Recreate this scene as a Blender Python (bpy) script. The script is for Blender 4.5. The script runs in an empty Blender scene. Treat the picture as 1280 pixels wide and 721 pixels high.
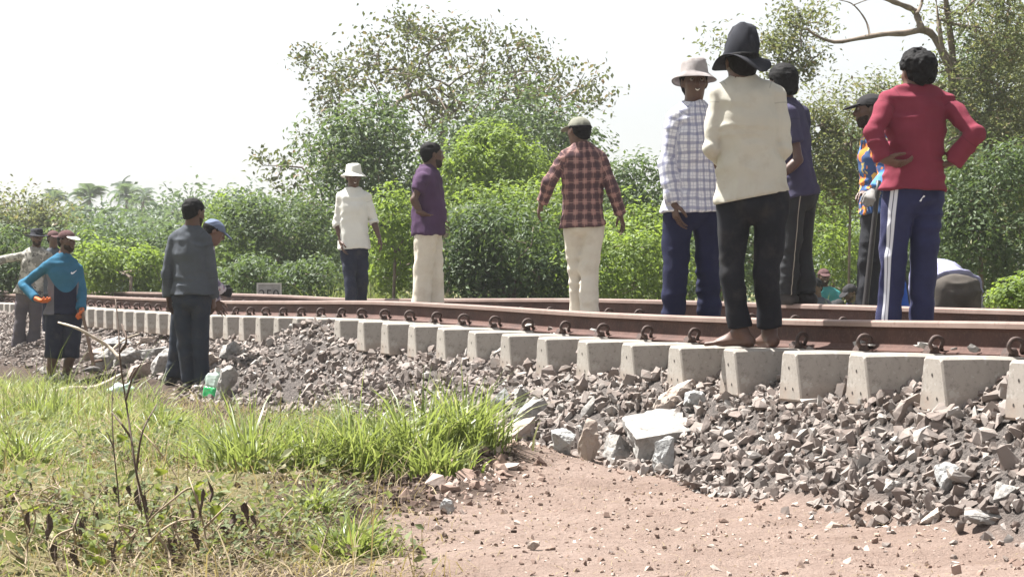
import bpy, math, random
import numpy as np
from mathutils import Vector, Matrix

# ------------------------------------------------------------------ camera, sky, sun, exposure
SC = bpy.context.scene
COL = SC.collection
FPX, YH, CAMZ = 2686.0, 355.6, 1.0          # focal length in photo pixels, horizon row, eye height
cam_d = bpy.data.cameras.new("camera"); cam = bpy.data.objects.new("camera", cam_d); COL.objects.link(cam)
cam_d.sensor_width = 36.0; cam_d.lens = 36.0 * FPX / 1280.0
cam_d.clip_start = 0.1; cam_d.clip_end = 6000
cam.location = (0, 0, CAMZ)
cam.rotation_euler = (math.radians(90) - (360.5 - YH) / FPX, 0, 0)
SC.camera = cam

SUN_AZ, SUN_EL = math.radians(-58), math.radians(64)     # azimuth from +Y towards +X, elevation
world = bpy.data.worlds.new("World"); SC.world = world; world.use_nodes = True
wn = world.node_tree.nodes; wl = world.node_tree.links
sky = wn.new("ShaderNodeTexSky"); sky.sky_type = 'NISHITA'; sky.sun_disc = False
sky.sun_elevation = SUN_EL; sky.sun_rotation = SUN_AZ
sky.air_density = 1.0; sky.dust_density = 2.0; sky.ozone_density = 1.0; sky.altitude = 0
bg = wn["Background"]; bg.inputs[1].default_value = 0.058
hsv = wn.new("ShaderNodeHueSaturation"); hsv.inputs["Saturation"].default_value = 0.22      # thin white cloud veil: little blue left
wl.new(sky.outputs[0], hsv.inputs["Color"]); wl.new(hsv.outputs[0], bg.inputs[0])
sun_d = bpy.data.lights.new("sun", 'SUN'); sun_d.energy = 5.0; sun_d.angle = math.radians(0.55); sun_d.color = (1.0, 0.97, 0.92)
sun = bpy.data.objects.new("sun", sun_d); COL.objects.link(sun)
sv = Vector((math.sin(SUN_AZ) * math.cos(SUN_EL), math.cos(SUN_AZ) * math.cos(SUN_EL), math.sin(SUN_EL)))
sun.rotation_euler = sv.to_track_quat('Z', 'Y').to_euler()
sun.location = (-20, 40, 50)
SC.view_settings.view_transform = 'Standard'; SC.view_settings.look = 'None'
SC.view_settings.exposure = 1.78; SC.view_settings.gamma = 1.0
SC.render.engine = 'CYCLES'
SC.cycles.max_bounces = 6; SC.cycles.diffuse_bounces = 3; SC.cycles.glossy_bounces = 2
SC.cycles.transmission_bounces = 4; SC.cycles.volume_bounces = 1; SC.cycles.transparent_max_bounces = 8
SC.cycles.use_denoising = True

rng = np.random.default_rng(7)
random.seed(7)

# ------------------------------------------------------------------ helpers
def at(px, py, Y):
    """the world point at distance Y seen at photo pixel px, py"""
    return np.array([(px - 640.0) * Y / FPX, Y, CAMZ - (py - YH) * Y / FPX])

_LAT = rng.random((32, 32, 32)).astype(np.float32) * 2 - 1
def noise3(p):
    """smooth value noise, -1..1, p (n,3)"""
    p = np.asarray(p, np.float32)
    i = np.floor(p).astype(np.int32); f = p - i
    f = f * f * (3 - 2 * f)
    i0 = i & 31; i1 = (i + 1) & 31
    x0, y0, z0 = i0[..., 0], i0[..., 1], i0[..., 2]; x1, y1, z1 = i1[..., 0], i1[..., 1], i1[..., 2]
    fx, fy, fz = f[..., 0], f[..., 1], f[..., 2]
    L = _LAT
    a = L[x0, y0, z0] * (1 - fx) + L[x1, y0, z0] * fx
    b = L[x0, y1, z0] * (1 - fx) + L[x1, y1, z0] * fx
    c = L[x0, y0, z1] * (1 - fx) + L[x1, y0, z1] * fx
    d = L[x0, y1, z1] * (1 - fx) + L[x1, y1, z1] * fx
    return (a * (1 - fy) + b * fy) * (1 - fz) + (c * (1 - fy) + d * fy) * fz
def noise2(x, y, z=0.0):
    return noise3(np.stack([x, y, np.full_like(x, z)], -1))

def mesh(name, V, faces, mats=None, smooth=False, attrs=None, midx=None):
    """a mesh datablock from numpy arrays; faces = list of (n,k) index arrays"""
    V = np.asarray(V, np.float32)
    me = bpy.data.meshes.new(name)
    faces = [np.asarray(f, np.int32) for f in faces if len(f)]
    nl = sum(f.size for f in faces); nf = sum(len(f) for f in faces)
    me.vertices.add(len(V)); me.vertices.foreach_set("co", V.ravel())
    me.loops.add(nl); me.polygons.add(nf)
    me.loops.foreach_set("vertex_index", np.concatenate([f.ravel() for f in faces]))
    tot = np.concatenate([np.full(len(f), f.shape[1], np.int32) for f in faces])
    me.polygons.foreach_set("loop_start", np.concatenate([[0], np.cumsum(tot)[:-1]]).astype(np.int32))
    me.polygons.foreach_set("loop_total", tot)
    me.polygons.foreach_set("use_smooth", np.full(nf, smooth, bool))
    if midx is not None: me.polygons.foreach_set("material_index", np.asarray(midx, np.int32))
    for k, a in (attrs or {}).items():
        a = np.asarray(a, np.float32)
        if a.ndim == 1:
            me.attributes.new(k, 'FLOAT', 'POINT').data.foreach_set("value", a)
        else:
            me.attributes.new(k, 'FLOAT_VECTOR', 'POINT').data.foreach_set("vector", a.ravel())
    me.update(calc_edges=True)
    for m in (mats if isinstance(mats, (list, tuple)) else [mats] if mats else []): me.materials.append(m)
    return me
def add(name, me, parent=None, loc=None):
    o = bpy.data.objects.new(name, me); COL.objects.link(o)
    if parent is not None: o.parent = parent
    if loc is not None: o.location = loc
    return o
def tag(o, label=None, cat=None, group=None, kind=None):
    if label: o["label"] = label
    if cat: o["category"] = cat
    if group: o["group"] = group
    if kind: o["kind"] = kind
    return o

class MB:
    """collects numpy shapes into one mesh"""
    def __init__(s): s.V = []; s.F = {}; s.n = 0; s.A = {}
    def add(s, V, faces, **attrs):
        V = np.asarray(V, float)
        for f in faces:
            f = np.asarray(f, np.int64)
            if len(f): s.F.setdefault(f.shape[1], []).append(f + s.n)
        s.V.append(V); s.n += len(V)
        for k, a in attrs.items(): s.A.setdefault(k, []).append(np.broadcast_to(np.asarray(a, float), (len(V),) + np.shape(a)[1:] if np.ndim(a) > 1 else (len(V),)))
    def mesh(s, name, mats, smooth=False):
        return mesh(name, np.concatenate(s.V), [np.concatenate(f) for f in s.F.values()], mats, smooth, {k: np.concatenate(a) for k, a in s.A.items()})

def tube(pts, rad, n=8, cap=True):
    pts = np.asarray(pts, float); m = len(pts); rad = np.broadcast_to(np.asarray(rad, float), (m,))
    tan = np.gradient(pts, axis=0); tan /= np.linalg.norm(tan, axis=1)[:, None] + 1e-12
    ref = np.array([0, 0, 1.0]) if abs(tan[0][2]) < .9 else np.array([1.0, 0, 0])
    u = np.cross(tan[0], ref); u /= np.linalg.norm(u)
    V = []; a = np.arange(n) * 2 * np.pi / n
    for i in range(m):
        u = u - tan[i] * (u @ tan[i]); u /= np.linalg.norm(u) + 1e-12
        w = np.cross(tan[i], u)
        V.append(pts[i] + rad[i] * (np.cos(a)[:, None] * u + np.sin(a)[:, None] * w))
    V = np.concatenate(V)
    i, j = np.meshgrid(np.arange(m - 1), np.arange(n), indexing='ij'); i = i.ravel(); j = j.ravel(); k = (j + 1) % n
    Q = np.stack([i * n + j, i * n + k, (i + 1) * n + k, (i + 1) * n + j], 1)
    T = []
    if cap:
        V = np.concatenate([V, pts[:1], pts[-1:]])
        c0, c1 = m * n, m * n + 1; jj = np.arange(n); kk = (jj + 1) % n
        T = np.concatenate([np.stack([np.full(n, c0), kk, jj], 1), np.stack([np.full(n, c1), (m - 1) * n + jj, (m - 1) * n + kk], 1)])
    return V, [Q, T]
def spline(pts, n):
    """catmull-rom through the points"""
    P = np.asarray(pts, float); P = np.concatenate([2 * P[:1] - P[1:2], P, 2 * P[-1:] - P[-2:-1]])
    out = []; segs = len(P) - 3
    for t in np.linspace(0, segs - 1e-6, n):
        i = int(t); f = t - i; a, b, c, d = P[i:i + 4]
        out.append(.5 * (2 * b + (c - a) * f + (2 * a - 5 * b + 4 * c - d) * f ** 2 + (3 * b - a - 3 * c + d) * f ** 3))
    return np.array(out)
def hull(P):
    import bmesh
    bm = bmesh.new()
    for p in P: bm.verts.new(p)
    r = bmesh.ops.convex_hull(bm, input=bm.verts[:])
    bmesh.ops.delete(bm, geom=[g for g in set(r["geom_interior"]) | set(r["geom_unused"]) if isinstance(g, bmesh.types.BMVert)], context='VERTS')
    bm.verts.index_update()
    V = np.array([v.co[:] for v in bm.verts]); T = np.array([[v.index for v in f.verts] for f in bm.faces if len(f.verts) == 3])
    bm.free(); return V, T
def rotmats(n, r=None, tilt=1.0):
    """n random rotation matrices"""
    r = r or rng
    q = r.normal(size=(n, 4)); q[:, 1:3] *= tilt
    q /= np.linalg.norm(q, axis=1)[:, None]; w, x, y, z = q.T
    return np.stack([np.stack([1 - 2 * (y * y + z * z), 2 * (x * y - z * w), 2 * (x * z + y * w)], 1),
                     np.stack([2 * (x * y + z * w), 1 - 2 * (x * x + z * z), 2 * (y * z - x * w)], 1),
                     np.stack([2 * (x * z - y * w), 2 * (y * z + x * w), 1 - 2 * (x * x + y * y)], 1)], 1)

# ------------------------------------------------------------------ materials
class NT:
    def __init__(s, name):
        s.m = bpy.data.materials.new(name); s.m.use_nodes = True
        s.t = s.m.node_tree; s.n = s.t.nodes; s.l = s.t.links; s.p = s.n["Principled BSDF"]; s.out = s.n["Material Output"]
    def new(s, typ, **kw):
        n = s.n.new(typ)
        for k, v in kw.items(): setattr(n, k, v)
        return n
    def link(s, a, b): s.l.new(a, b)
    def inp(s, sock, v):
        if hasattr(v, "is_linked") or isinstance(v, bpy.types.NodeSocket): s.l.new(v, sock)
        else: sock.default_value = v
    def math(s, op, a, b=0.0, c=None, clamp=False):
        n = s.new("ShaderNodeMath", operation=op); n.use_clamp = clamp
        s.inp(n.inputs[0], a); s.inp(n.inputs[1], b)
        if c is not None: s.inp(n.inputs[2], c)
        return n.outputs[0]
    def mix(s, f, a, b, mode='MIX'):
        n = s.new("ShaderNodeMix", data_type='RGBA', blend_type=mode); n.clamp_factor = True
        s.inp(n.inputs[0], f)
        for k, v in ((6, a), (7, b)):
            s.inp(n.inputs[k], v if not isinstance(v, tuple) else (v + (1.0,))[:4])
        return n.outputs[2]
    def coord(s, kind="Object"): return s.new("ShaderNodeTexCoord").outputs[kind]
    def attr(s, name, out="Fac"):
        n = s.new("ShaderNodeAttribute", attribute_name=name); return n.outputs[out]
    def noise(s, vec, scale, detail=3, rough=.55, out=0):
        n = s.new("ShaderNodeTexNoise"); n.inputs["Scale"].default_value = scale; n.inputs["Detail"].default_value = detail; n.inputs["Roughness"].default_value = rough
        if vec is not None: s.l.new(vec, n.inputs["Vector"])
        return n.outputs[out]
    def ramp(s, f, lo, hi, a=0.0, b=1.0):
        n = s.new("ShaderNodeMapRange"); n.clamp = True
        s.inp(n.inputs[0], f); n.inputs[1].default_value = lo; n.inputs[2].default_value = hi; n.inputs[3].default_value = a; n.inputs[4].default_value = b
        return n.outputs[0]
    def bump(s, h, strength=.3, dist=.01, normal=None):
        n = s.new("ShaderNodeBump"); n.inputs["Strength"].default_value = strength; n.inputs["Distance"].default_value = dist
        s.l.new(h, n.inputs["Height"])
        if normal is not None: s.l.new(normal, n.inputs["Normal"])
        s.l.new(n.outputs[0], s.p.inputs["Normal"]); return n.outputs[0]
    def base(s, c, rough=.85, spec=.3):
        s.inp(s.p.inputs["Base Color"], c if not isinstance(c, tuple) else (c + (1.0,))[:4])
        s.inp(s.p.inputs["Roughness"], rough); s.p.inputs["Specular IOR Level"].default_value = spec
        return s.m
    def sep(s, v):
        n = s.new("ShaderNodeSeparateXYZ"); s.l.new(v, n.inputs[0]); return n.outputs

def mat_leaf(name, a, b, c=None, trans=.35, rough=.55):
    k = NT(name)
    r = k.attr("rnd")
    col = k.mix(r, a, b)
    if c: col = k.mix(k.ramp(r, .88, .94), col, c)
    big = k.noise(k.coord("Object"), .9, 2)
    col = k.mix(k.ramp(big, .35, .7, 0, .45), col, (a[0] * .6, a[1] * .6, a[2] * .6))
    k.base(col, rough, .35)
    tr = k.new("ShaderNodeBsdfTranslucent"); k.link(k.mix(.5, col, (b[0] * 1.5, b[1] * 1.5, b[2] * .7)), tr.inputs[0])
    mx = k.new("ShaderNodeMixShader"); mx.inputs[0].default_value = trans
    k.link(k.p.outputs[0], mx.inputs[1]); k.link(tr.outputs[0], mx.inputs[2]); k.link(mx.outputs[0], k.out.inputs[0])
    return k.m
def mat_simple(name, c, rough=.8, var=.25, scale=20, bump=0.0, bscale=80, spec=.3):
    k = NT(name); co = k.coord()
    n = k.noise(co, scale, 4)
    d = tuple(x * (1 - var) for x in c); l = tuple(min(1, x * (1 + var)) for x in c)
    col = k.mix(k.ramp(n, .3, .7), d, l)
    if bump: k.bump(k.noise(co, bscale, 4), bump, .006)
    return k.base(col, rough, spec)

def mat_stone():
    k = NT("ballast rock"); r = k.attr("rnd"); co = k.coord()
    col = k.mix(k.ramp(r, 0, .45), (.115, .095, .085), (.27, .24, .22))
    col = k.mix(k.ramp(r, .45, .8), col, (.175, .142, .127))
    col = k.mix(k.ramp(r, .8, 1), col, (.35, .335, .315))
    n = k.noise(co, 30, 4)
    col = k.mix(k.ramp(n, .45, .75, 0, .55), col, (.21, .15, .122))
    k.bump(k.noise(co, 90, 4), .5, .004)
    return k.base(col, .9, .25)
def mat_rock(name, a, b, c):
    k = NT(name); co = k.coord()
    n = k.noise(co, 9, 6, .65); n2 = k.noise(co, 38, 4, .6)
    col = k.mix(k.ramp(n, .35, .65), a, b)
    col = k.mix(k.ramp(n2, .52, .7, 0, .7), col, c)
    h = k.math('ADD', n, k.math('MULTIPLY', n2, .4))
    k.bump(h, .7, .02)
    return k.base(col, .88, .3)
def mat_concrete():
    k = NT("weathered concrete"); co = k.coord(); oi = k.new("ShaderNodeObjectInfo").outputs["Random"]
    n = k.noise(co, 6, 5, .6); n2 = k.noise(co, 45, 4, .7); n3 = k.noise(co, 160, 2)
    col = k.mix(k.ramp(n, .3, .7), (.305, .280, .248), (.42, .388, .348))
    col = k.mix(k.ramp(n2, .54, .74, 0, .8), col, (.14, .125, .11))
    col = k.mix(k.ramp(oi, .0, 1.0, 0, .4), col, (.25, .225, .205))
    col = k.mix(k.ramp(k.noise(co, 2.6, 5, .7), .5, .68, 0, .55), col, (.20, .178, .158))
    col = k.mix(k.ramp(k.noise(co, 17, 4, .7), .60, .66, 0, .5), col, (.47, .45, .42))
    z = k.sep(co)[2]
    col = k.mix(k.math('MULTIPLY', k.ramp(z, -.12, -.25), k.ramp(n, .35, .6), clamp=True), col, (.33, .25, .20))   # earth stain low on the sides
    pit = k.ramp(n3, .62, .72)
    h = k.math('SUBTRACT', k.math('MULTIPLY', n2, .4), pit)
    k.bump(h, .35, .004)
    return k.base(col, .9, .2)
def mat_rust(name="rusted rail steel", a=(.045, .022, .018), b=(.088, .043, .032)):
    k = NT(name); co = k.coord()
    n = k.noise(co, 5, 5, .6); n2 = k.noise(co, 60, 3)
    col = k.mix(k.ramp(n, .3, .7), a, b)
    col = k.mix(k.ramp(n2, .5, .75, 0, .6), col, (.13, .075, .058))
    k.bump(n2, .3, .003)
    return k.base(col, .75, .3)
def mat_head():
    k = NT("worn rail head"); co = k.coord()
    n = k.noise(co, 3, 5, .6); n2 = k.noise(co, 50, 3)
    col = k.mix(k.ramp(n, .3, .7), (.22, .155, .132), (.31, .225, .195))
    col = k.mix(k.ramp(n2, .55, .75, 0, .6), col, (.15, .09, .07))
    k.p.inputs["Metallic"].default_value = .25
    return k.base(col, .5, .4)
def mat_ground():
    k = NT("earth"); co = k.coord()
    soil = k.attr("soil")                  # 0 red laterite path, 1 dark garden soil
    n = k.noise(co, 1.2, 6, .65); n2 = k.noise(co, 14, 5, .7); n3 = k.noise(co, 70, 4, .7)
    red = k.mix(k.ramp(n, .3, .7), (.172, .123, .100), (.248, .188, .159))
    red = k.mix(k.ramp(n2, .52, .72, 0, .7), red, (.150, .102, .082))
    red = k.mix(k.ramp(n3, .60, .72, 0, .7), red, (.33, .265, .225))
    dark = k.mix(k.ramp(n2, .3, .7), (.028, .019, .015), (.085, .060, .047))
    dark = k.mix(k.ramp(n3, .58, .7, 0, .6), dark, (.22, .165, .125))
    grassy = k.mix(k.ramp(n2, .35, .65), (.10, .11, .035), (.20, .17, .085))
    f = k.math('ADD', soil, k.math('MULTIPLY', k.math('SUBTRACT', n2, .5), .5))
    col = k.mix(k.ramp(f, .25, .65), red, dark)
    col = k.mix(k.ramp(k.attr("green"), .3, .9), col, grassy)
    col = k.mix(k.attr("bal"), col, k.mix(k.ramp(n3, .4, .6), (.055, .048, .045), (.14, .122, .112)))
    h = k.math('ADD', k.math('MULTIPLY', n2, 1.0), k.math('MULTIPLY', n3, .5))
    k.bump(h, .9, .045)
    return k.base(col, .95, .15)

M = {}
M['concrete'] = mat_concrete(); M['rust'] = mat_rust(); M['head'] = mat_head(); M['stone'] = mat_stone(); M['ground'] = mat_ground()
M['clip'] = mat_rust("rail clip steel", (.045, .033, .03), (.10, .07, .06))
M['hole_shade'] = mat_simple("strand hole shade", (.05, .042, .038), .8)  # dark colour gives flat discs the recess shade of strand holes
M['rock_pale'] = mat_rock("pale quarry rock", (.31, .295, .275), (.225, .215, .205), (.15, .14, .13))
M['rock_grey'] = mat_rock("grey quarry rock", (.26, .265, .265), (.36, .36, .35), (.17, .165, .16))
M['rock_brown'] = mat_rock("brown quarry rock", (.28, .225, .19), (.36, .31, .27), (.19, .14, .115))

# ------------------------------------------------------------------ the track frame
TH = 1.2000
P0 = np.array([2.0729, 8.7898]); TV = np.array([-math.cos(TH), math.sin(TH)]); NV = np.array([-math.sin(TH), -math.cos(TH)])
SP = 0.65
U_NEAR, U_FAR, S_LEN = -0.50, -2.245, 2.75
def trk(s, u): return P0 + TV * s + NV * u
def to_su(X, Y):
    return (X - P0[0]) * TV[0] + (Y - P0[1]) * TV[1], (X - P0[0]) * NV[0] + (Y - P0[1]) * NV[1]
def s_of_px(px, u):
    k = (px - 640.0) / FPX; A = P0 + NV * u
    return (A[0] - k * A[1]) / (k * TV[1] - TV[0])
NEAR_OBS = [(1280, 401.8), (1180, 401), (1080, 400.5), (980, 398.4), (880, 395.6), (790, 392.2), (700, 388.2), (630, 383.2), (570, 380), (486, 376), (430, 375.6), (336, 376.0), (275, 375.8), (201, 372.9), (145.5, 370.8), (106.6, 368.7), (0, 367.2)]
FAR_OBS = [(1280, 387), (1180, 384.5), (1080, 381.6), (934, 378.2), (900, 376.4), (800, 374.2), (720, 372.7), (640, 372.9), (550, 373), (453, 373.2), (430, 372.6), (351.6, 368.5), (290.5, 366.6), (201, 365.5), (106.6, 363.9), (0, 363.4)]
def rail_profile(obs, u):
    S = []; Z = []
    for px, py in obs:
        s = s_of_px(px, u); Y = trk(s, u)[1]
        S.append(s); Z.append(CAMZ - (py - YH) * Y / FPX)
    return np.array(S), np.array(Z)
NS, NZ = rail_profile(NEAR_OBS, U_NEAR + .03)
FS, FZ = rail_profile(FAR_OBS, U_FAR + .03)
def smooth_interp(s, S, Z):
    s = np.asarray(s, float); w = [-.8, -.4, 0, .4, .8]; g = [.12, .23, .3, .23, .12]
    return sum(b * np.interp(s + a, S, Z) for a, b in zip(w, g))
def z_near(s): return smooth_interp(s, NS, NZ)
def z_far(s): return smooth_interp(s, FS, FZ)
RAIL_H = .156

def sstep(a, b, x): 
    t = np.clip((x - a) / (b - a), 0, 1); return t * t * (3 - 2 * t)
def ground_z(X, Y, detail=True):
    """height of the one ground sheet"""
    X = np.asarray(X, float); Y = np.asarray(Y, float)
    s, u = to_su(X, Y)
    g = np.full_like(X, CAMZ - .97)
    g = g - .14 * sstep(17, 24, Y) * sstep(.8, 1.6, u)                      # lower towards the men on the left
    g = g - .55 * sstep(6.5, 2.0, Y) * sstep(.3, 1.2, u)                     # bank falling to the photographer
    g = g + .16 * np.exp(-(((X + .25) / .55) ** 2 + ((Y - 11.3) / .9) ** 2))  # heap of dug soil
    g = g + .05 * sstep(-1.0, -2.2, X) * sstep(13, 9, Y)
    void = sstep(14.2, 15.6, s) * sstep(23.5, 21.5, s)
    hump = np.exp(-((s - 10.6) / .95) ** 2)
    z0 = CAMZ - .575 - .12 * void + .25 * hump + .02 * np.sin(s * 2.1)
    z0 = z0 + .12 * sstep(24, 30, s)
    zin = CAMZ - .405 - .03 * void
    wid = .50 + .22 * sstep(2, 5, s) + .35 * hump + .35 * sstep(13, 17, s) + .3 * sstep(22, 28, s)
    wid = wid + .10 * np.sin(s * 1.7 + 1) * .5
    inside = z0 + (zin - z0) * sstep(.03, -.48 - .5 * void, u)
    k = np.clip(u / wid, 0, 1)
    slope = z0 + (g - z0) * (k ** .9)
    near = np.where(u < 0, inside, np.where(u < wid, slope, g))
    far_g = CAMZ - .95 + .25 * sstep(-4.5, -9, u) * sstep(8, 14, s)
    far = (CAMZ - .43) + (far_g - (CAMZ - .43)) * sstep(-3.1, -4.3, u)
    z = np.where(u < -2.6, far, near)
    d2 = np.hypot(X, Y)
    z = z + 0.006 * d2 * sstep(70, 300, d2)                                   # land rising slowly in the distance
    if detail:
        a = .026 + .03 * sstep(-.2, -1.0, X) * (u > .5)
        z = z + a * noise2(X * 1.7, Y * 1.7) + .6 * a * noise2(X * 5.1, Y * 5.1, 3.3) + .35 * a * noise2(X * 15, Y * 15, 7.7)
    return z
def pix_ground(px, py, ymin=5.0, ymax=60.0):
    Y = np.arange(ymin, ymax, .02)
    X = (px - 640) * Y / FPX; Z = CAMZ - (py - YH) * Y / FPX
    hit = np.nonzero(ground_z(X, Y, False) >= Z)[0]
    i = hit[0] if len(hit) else len(Y) - 1
    return np.array([X[i], Y[i], float(ground_z(X[i:i + 1], Y[i:i + 1])[0])])

# ------------------------------------------------------------------ ground sheet
def axis(lo, hi, f0, f1, fine, grow=1.25):
    a = list(np.arange(f0, f1 + 1e-6, fine)); st = fine
    while a[-1] < hi: st *= grow; a.append(a[-1] + st)
    st = fine
    while a[0] > lo: st *= grow; a.insert(0, a[0] - st)
    return np.array(a)
gx = axis(-600, 600, -7, 4.2, .055); gy = axis(-60, 900, 6.2, 24, .065)
GX, GY = np.meshgrid(gx, gy, indexing='ij')
gX, gY = GX.ravel(), GY.ravel(); gZ = ground_z(gX, gY)
gs, gu = to_su(gX, gY)
EDGE = lambda y: np.interp(y, [6.0, 8, 9.5, 11, 12, 13, 16], [-.30, -.42, -.62, -.68, -.35, -.02, .0])
soil = sstep(.15, -.45, gX - EDGE(gY) - .06 + .14 * noise2(gX * 2, gY * 2)) * (gu > .3)
soil = np.maximum(soil, 1.4 * np.exp(-(((gX + .45) / .5) ** 2 + ((gY - 10.9) / 1.4) ** 2) ** 2))
soil = np.maximum(soil, .75 * (gu < .2)); soil = np.maximum(soil, .62 * sstep(13.2, 14.5, gY))
green = sstep(-.6, -1.4, gX) * (gu > 1.6) * .8 + sstep(-4.5, -7, gu)
bal = sstep(.06, -.12, gu - (.50 + .22 * sstep(2, 5, gs) + .35 * np.exp(-((gs - 10.6) / .95) ** 2) + .35 * sstep(13, 17, gs) + .3 * sstep(22, 28, gs))) * (gu > -3.6) * (1 - .7 * sstep(14, 15.5, gs) * sstep(23, 21, gs) * (gu > .2))
gi, gj = np.meshgrid(np.arange(len(gx) - 1), np.arange(len(gy) - 1), indexing='ij'); gi = gi.ravel(); gj = gj.ravel(); ny = len(gy)
o = add("ground", mesh("ground", np.stack([gX, gY, gZ], 1), [np.stack([gi * ny + gj, (gi + 1) * ny + gj, (gi + 1) * ny + gj + 1, gi * ny + gj + 1], 1)], M['ground'], True, {"soil": soil, "green": green, "bal": bal}))
tag(o, kind="structure")

# ------------------------------------------------------------------ rails
def sweep_rail(u0, zf):
    prof = [(-.068, 0, 1), (-.068, .008, 1), (-.02, .022, 0), (-.0085, .036, 0), (-.0085, .108, 0), (-.016, .118, 0), (-.033, .124, 0), (-.0335, .146, 1), (-.028, .1545, 1), (-.012, .1565, 1),
            (.012, .1565, 1), (.028, .1545, 1), (.0335, .146, 1), (.033, .124, 0), (.016, .118, 0), (.0085, .108, 0), (.0085, .036, 0), (.02, .022, 0), (.068, .008, 1), (.068, 0, 1)]
    S = np.arange(-9, 75, .2); zs = zf(S); n = len(prof); V = []
    for s, z in zip(S, zs):
        c = trk(s, u0)
        for a, b, _ in prof:
            p = c - NV * a; V.append((p[0], p[1], z - RAIL_H + b))
    m = len(S); i, j = np.meshgrid(np.arange(m - 1), np.arange(n), indexing='ij'); i = i.ravel(); j = j.ravel(); kk = (j + 1) % n
    Q = np.stack([i * n + j, (i + 1) * n + j, (i + 1) * n + kk, i * n + kk], 1)
    isw = np.array([1 if (6 <= t <= 12) else 0 for t in range(n)])
    return mesh("rail", V, [Q], [M['rust'], M['head']], False, midx=isw[j])
o = add("near_rail", sweep_rail(U_NEAR, z_near)); o.name = "rail"; tag(o, "rusty brown steel rail nearest the camera, just above the exposed sleeper ends", "rail", "two rails of the track")
o = add("rail", sweep_rail(U_FAR, z_far)); tag(o, "rusty steel rail on the far side of the track, behind the men's legs", "rail", "two rails of the track")

# ------------------------------------------------------------------ sleepers with their clips
def sleeper_mesh():
    """long axis +x = away from the near end; origin at the near rail seat top"""
    st = []
    def sec(x, top, wt, wb, h, ch=.012):
        zt = top; zb = top - h
        st.append([(x, -wb / 2, zb), (x, -wb / 2 + .004, zb + .02), (x, -wt / 2 - .006, zt - ch * 1.2), (x, -wt / 2 + ch, zt), (x, wt / 2 - ch, zt), (x, wt / 2 + .006, zt - ch * 1.2), (x, wb / 2 - .004, zb + .02), (x, wb / 2, zb)])
    E = U_NEAR * -1
    sec(-E, .008, .122, .215, .225); sec(-E + .008, .019, .14, .235, .247); sec(-E + .2, .017, .15, .24, .25); sec(-.14, .010, .155, .245, .25); sec(.14, -.004, .155, .245, .235)
    sec(.45, -.012, .16, .22, .21); sec(.8725, -.02, .16, .22, .19); L = 1.745
    sec(L - .45, -.012, .16, .22, .21); sec(L - .14, -.004, .155, .245, .235); sec(L + .14, .010, .155, .245, .25); sec(L + E - .2, .017, .15, .24, .25); sec(L + E - .008, .019, .14, .235, .247); sec(L + E, .008, .122, .215, .225)
    n = 8; m = len(st); V = np.array(st).reshape(-1, 3)
    i, j = np.meshgrid(np.arange(m - 1), np.arange(n), indexing='ij'); i = i.ravel(); j = j.ravel(); k = (j + 1) % n
    Q = np.stack([i * n + j, i * n + k, (i + 1) * n + k, (i + 1) * n + j], 1)
    C0 = np.arange(n)[None, :]; C1 = ((m - 1) * n + np.arange(n))[::-1][None, :]
    idx = [0] * (len(Q) + 2)
    VV = [V]; F6 = []; nn = len(V); a = np.arange(8) * math.pi / 4
    for (y, z) in ((0, -.062), (-.036, -.165), (.040, -.165)):
        r = .0065
        ring = np.stack([np.full(8, -E - .0015), y + r * np.cos(a), z + r * 1.25 * np.sin(a)], 1)
        VV.append(ring); F6.append(nn + np.arange(8)[::-1]); nn += 8
    return mesh("concrete_sleeper", np.concatenate(VV), [Q, C0, C1, np.array(F6)], [M['concrete'], M['hole_shade']], False, midx=idx + [1] * 3)
SL_ME = sleeper_mesh()
def clip_mesh(sign):
    # the spring clip: loop standing beside the rail foot, local x across (rail at +x*sign), y along, z up
    pts = spline([(-.004, .060, .020), (-.006, .010, .020), (-.016, -.030, .020), (-.036, -.046, .030), (-.044, -.050, .052), (-.026, -.048, .076), (.004, -.044, .080), (.028, -.040, .064), (.030, -.032, .044), (.036, -.012, .028), (.050, .010, .019), (.060, .018, .019)], 36)
    V, F = tube(pts, .0105, 7); V[:, 0] *= sign
    if sign < 0: F = [np.asarray(f)[:, ::-1] if len(f) else f for f in F]
    return mesh("rail_clip", V, F, M['clip'], True)
def shoulder_mesh(sign):
    V = []; prof = [(-.045, 0), (-.04, .016), (-.028, .038), (.004, .040), (.012, .028), (.014, 0)]
    for y in (-.03, -.024, .024, .03):
        sc = .8 if abs(y) > .027 else 1
        for x, z in prof: V.append((x * sign, y, z * sc))
    n = len(prof); Q = []
    for i in range(3):
        for j in range(n - 1): Q.append((i * n + j, i * n + j + 1, (i + 1) * n + j + 1, (i + 1) * n + j))
    return mesh("clip_shoulder", V, [np.array(Q), np.array([list(range(n))]), np.array([list(range(3 * n, 4 * n))[::-1]])], M['clip'], False)
CLIP = {s: clip_mesh(s) for s in (1, -1)}; SHOULD = {s: shoulder_mesh(s) for s in (1, -1)}
BARE = 4
ORD = ["", "first", "second", "third", "fourth", "fifth", "sixth", "seventh", "eighth", "ninth", "tenth"]
def ordinal(n):
    if n <= 10: return ORD[n]
    suf = "th" if 10 <= n % 100 <= 20 else {1: "st", 2: "nd", 3: "rd"}.get(n % 10, "th")
    return str(n) + suf
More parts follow.
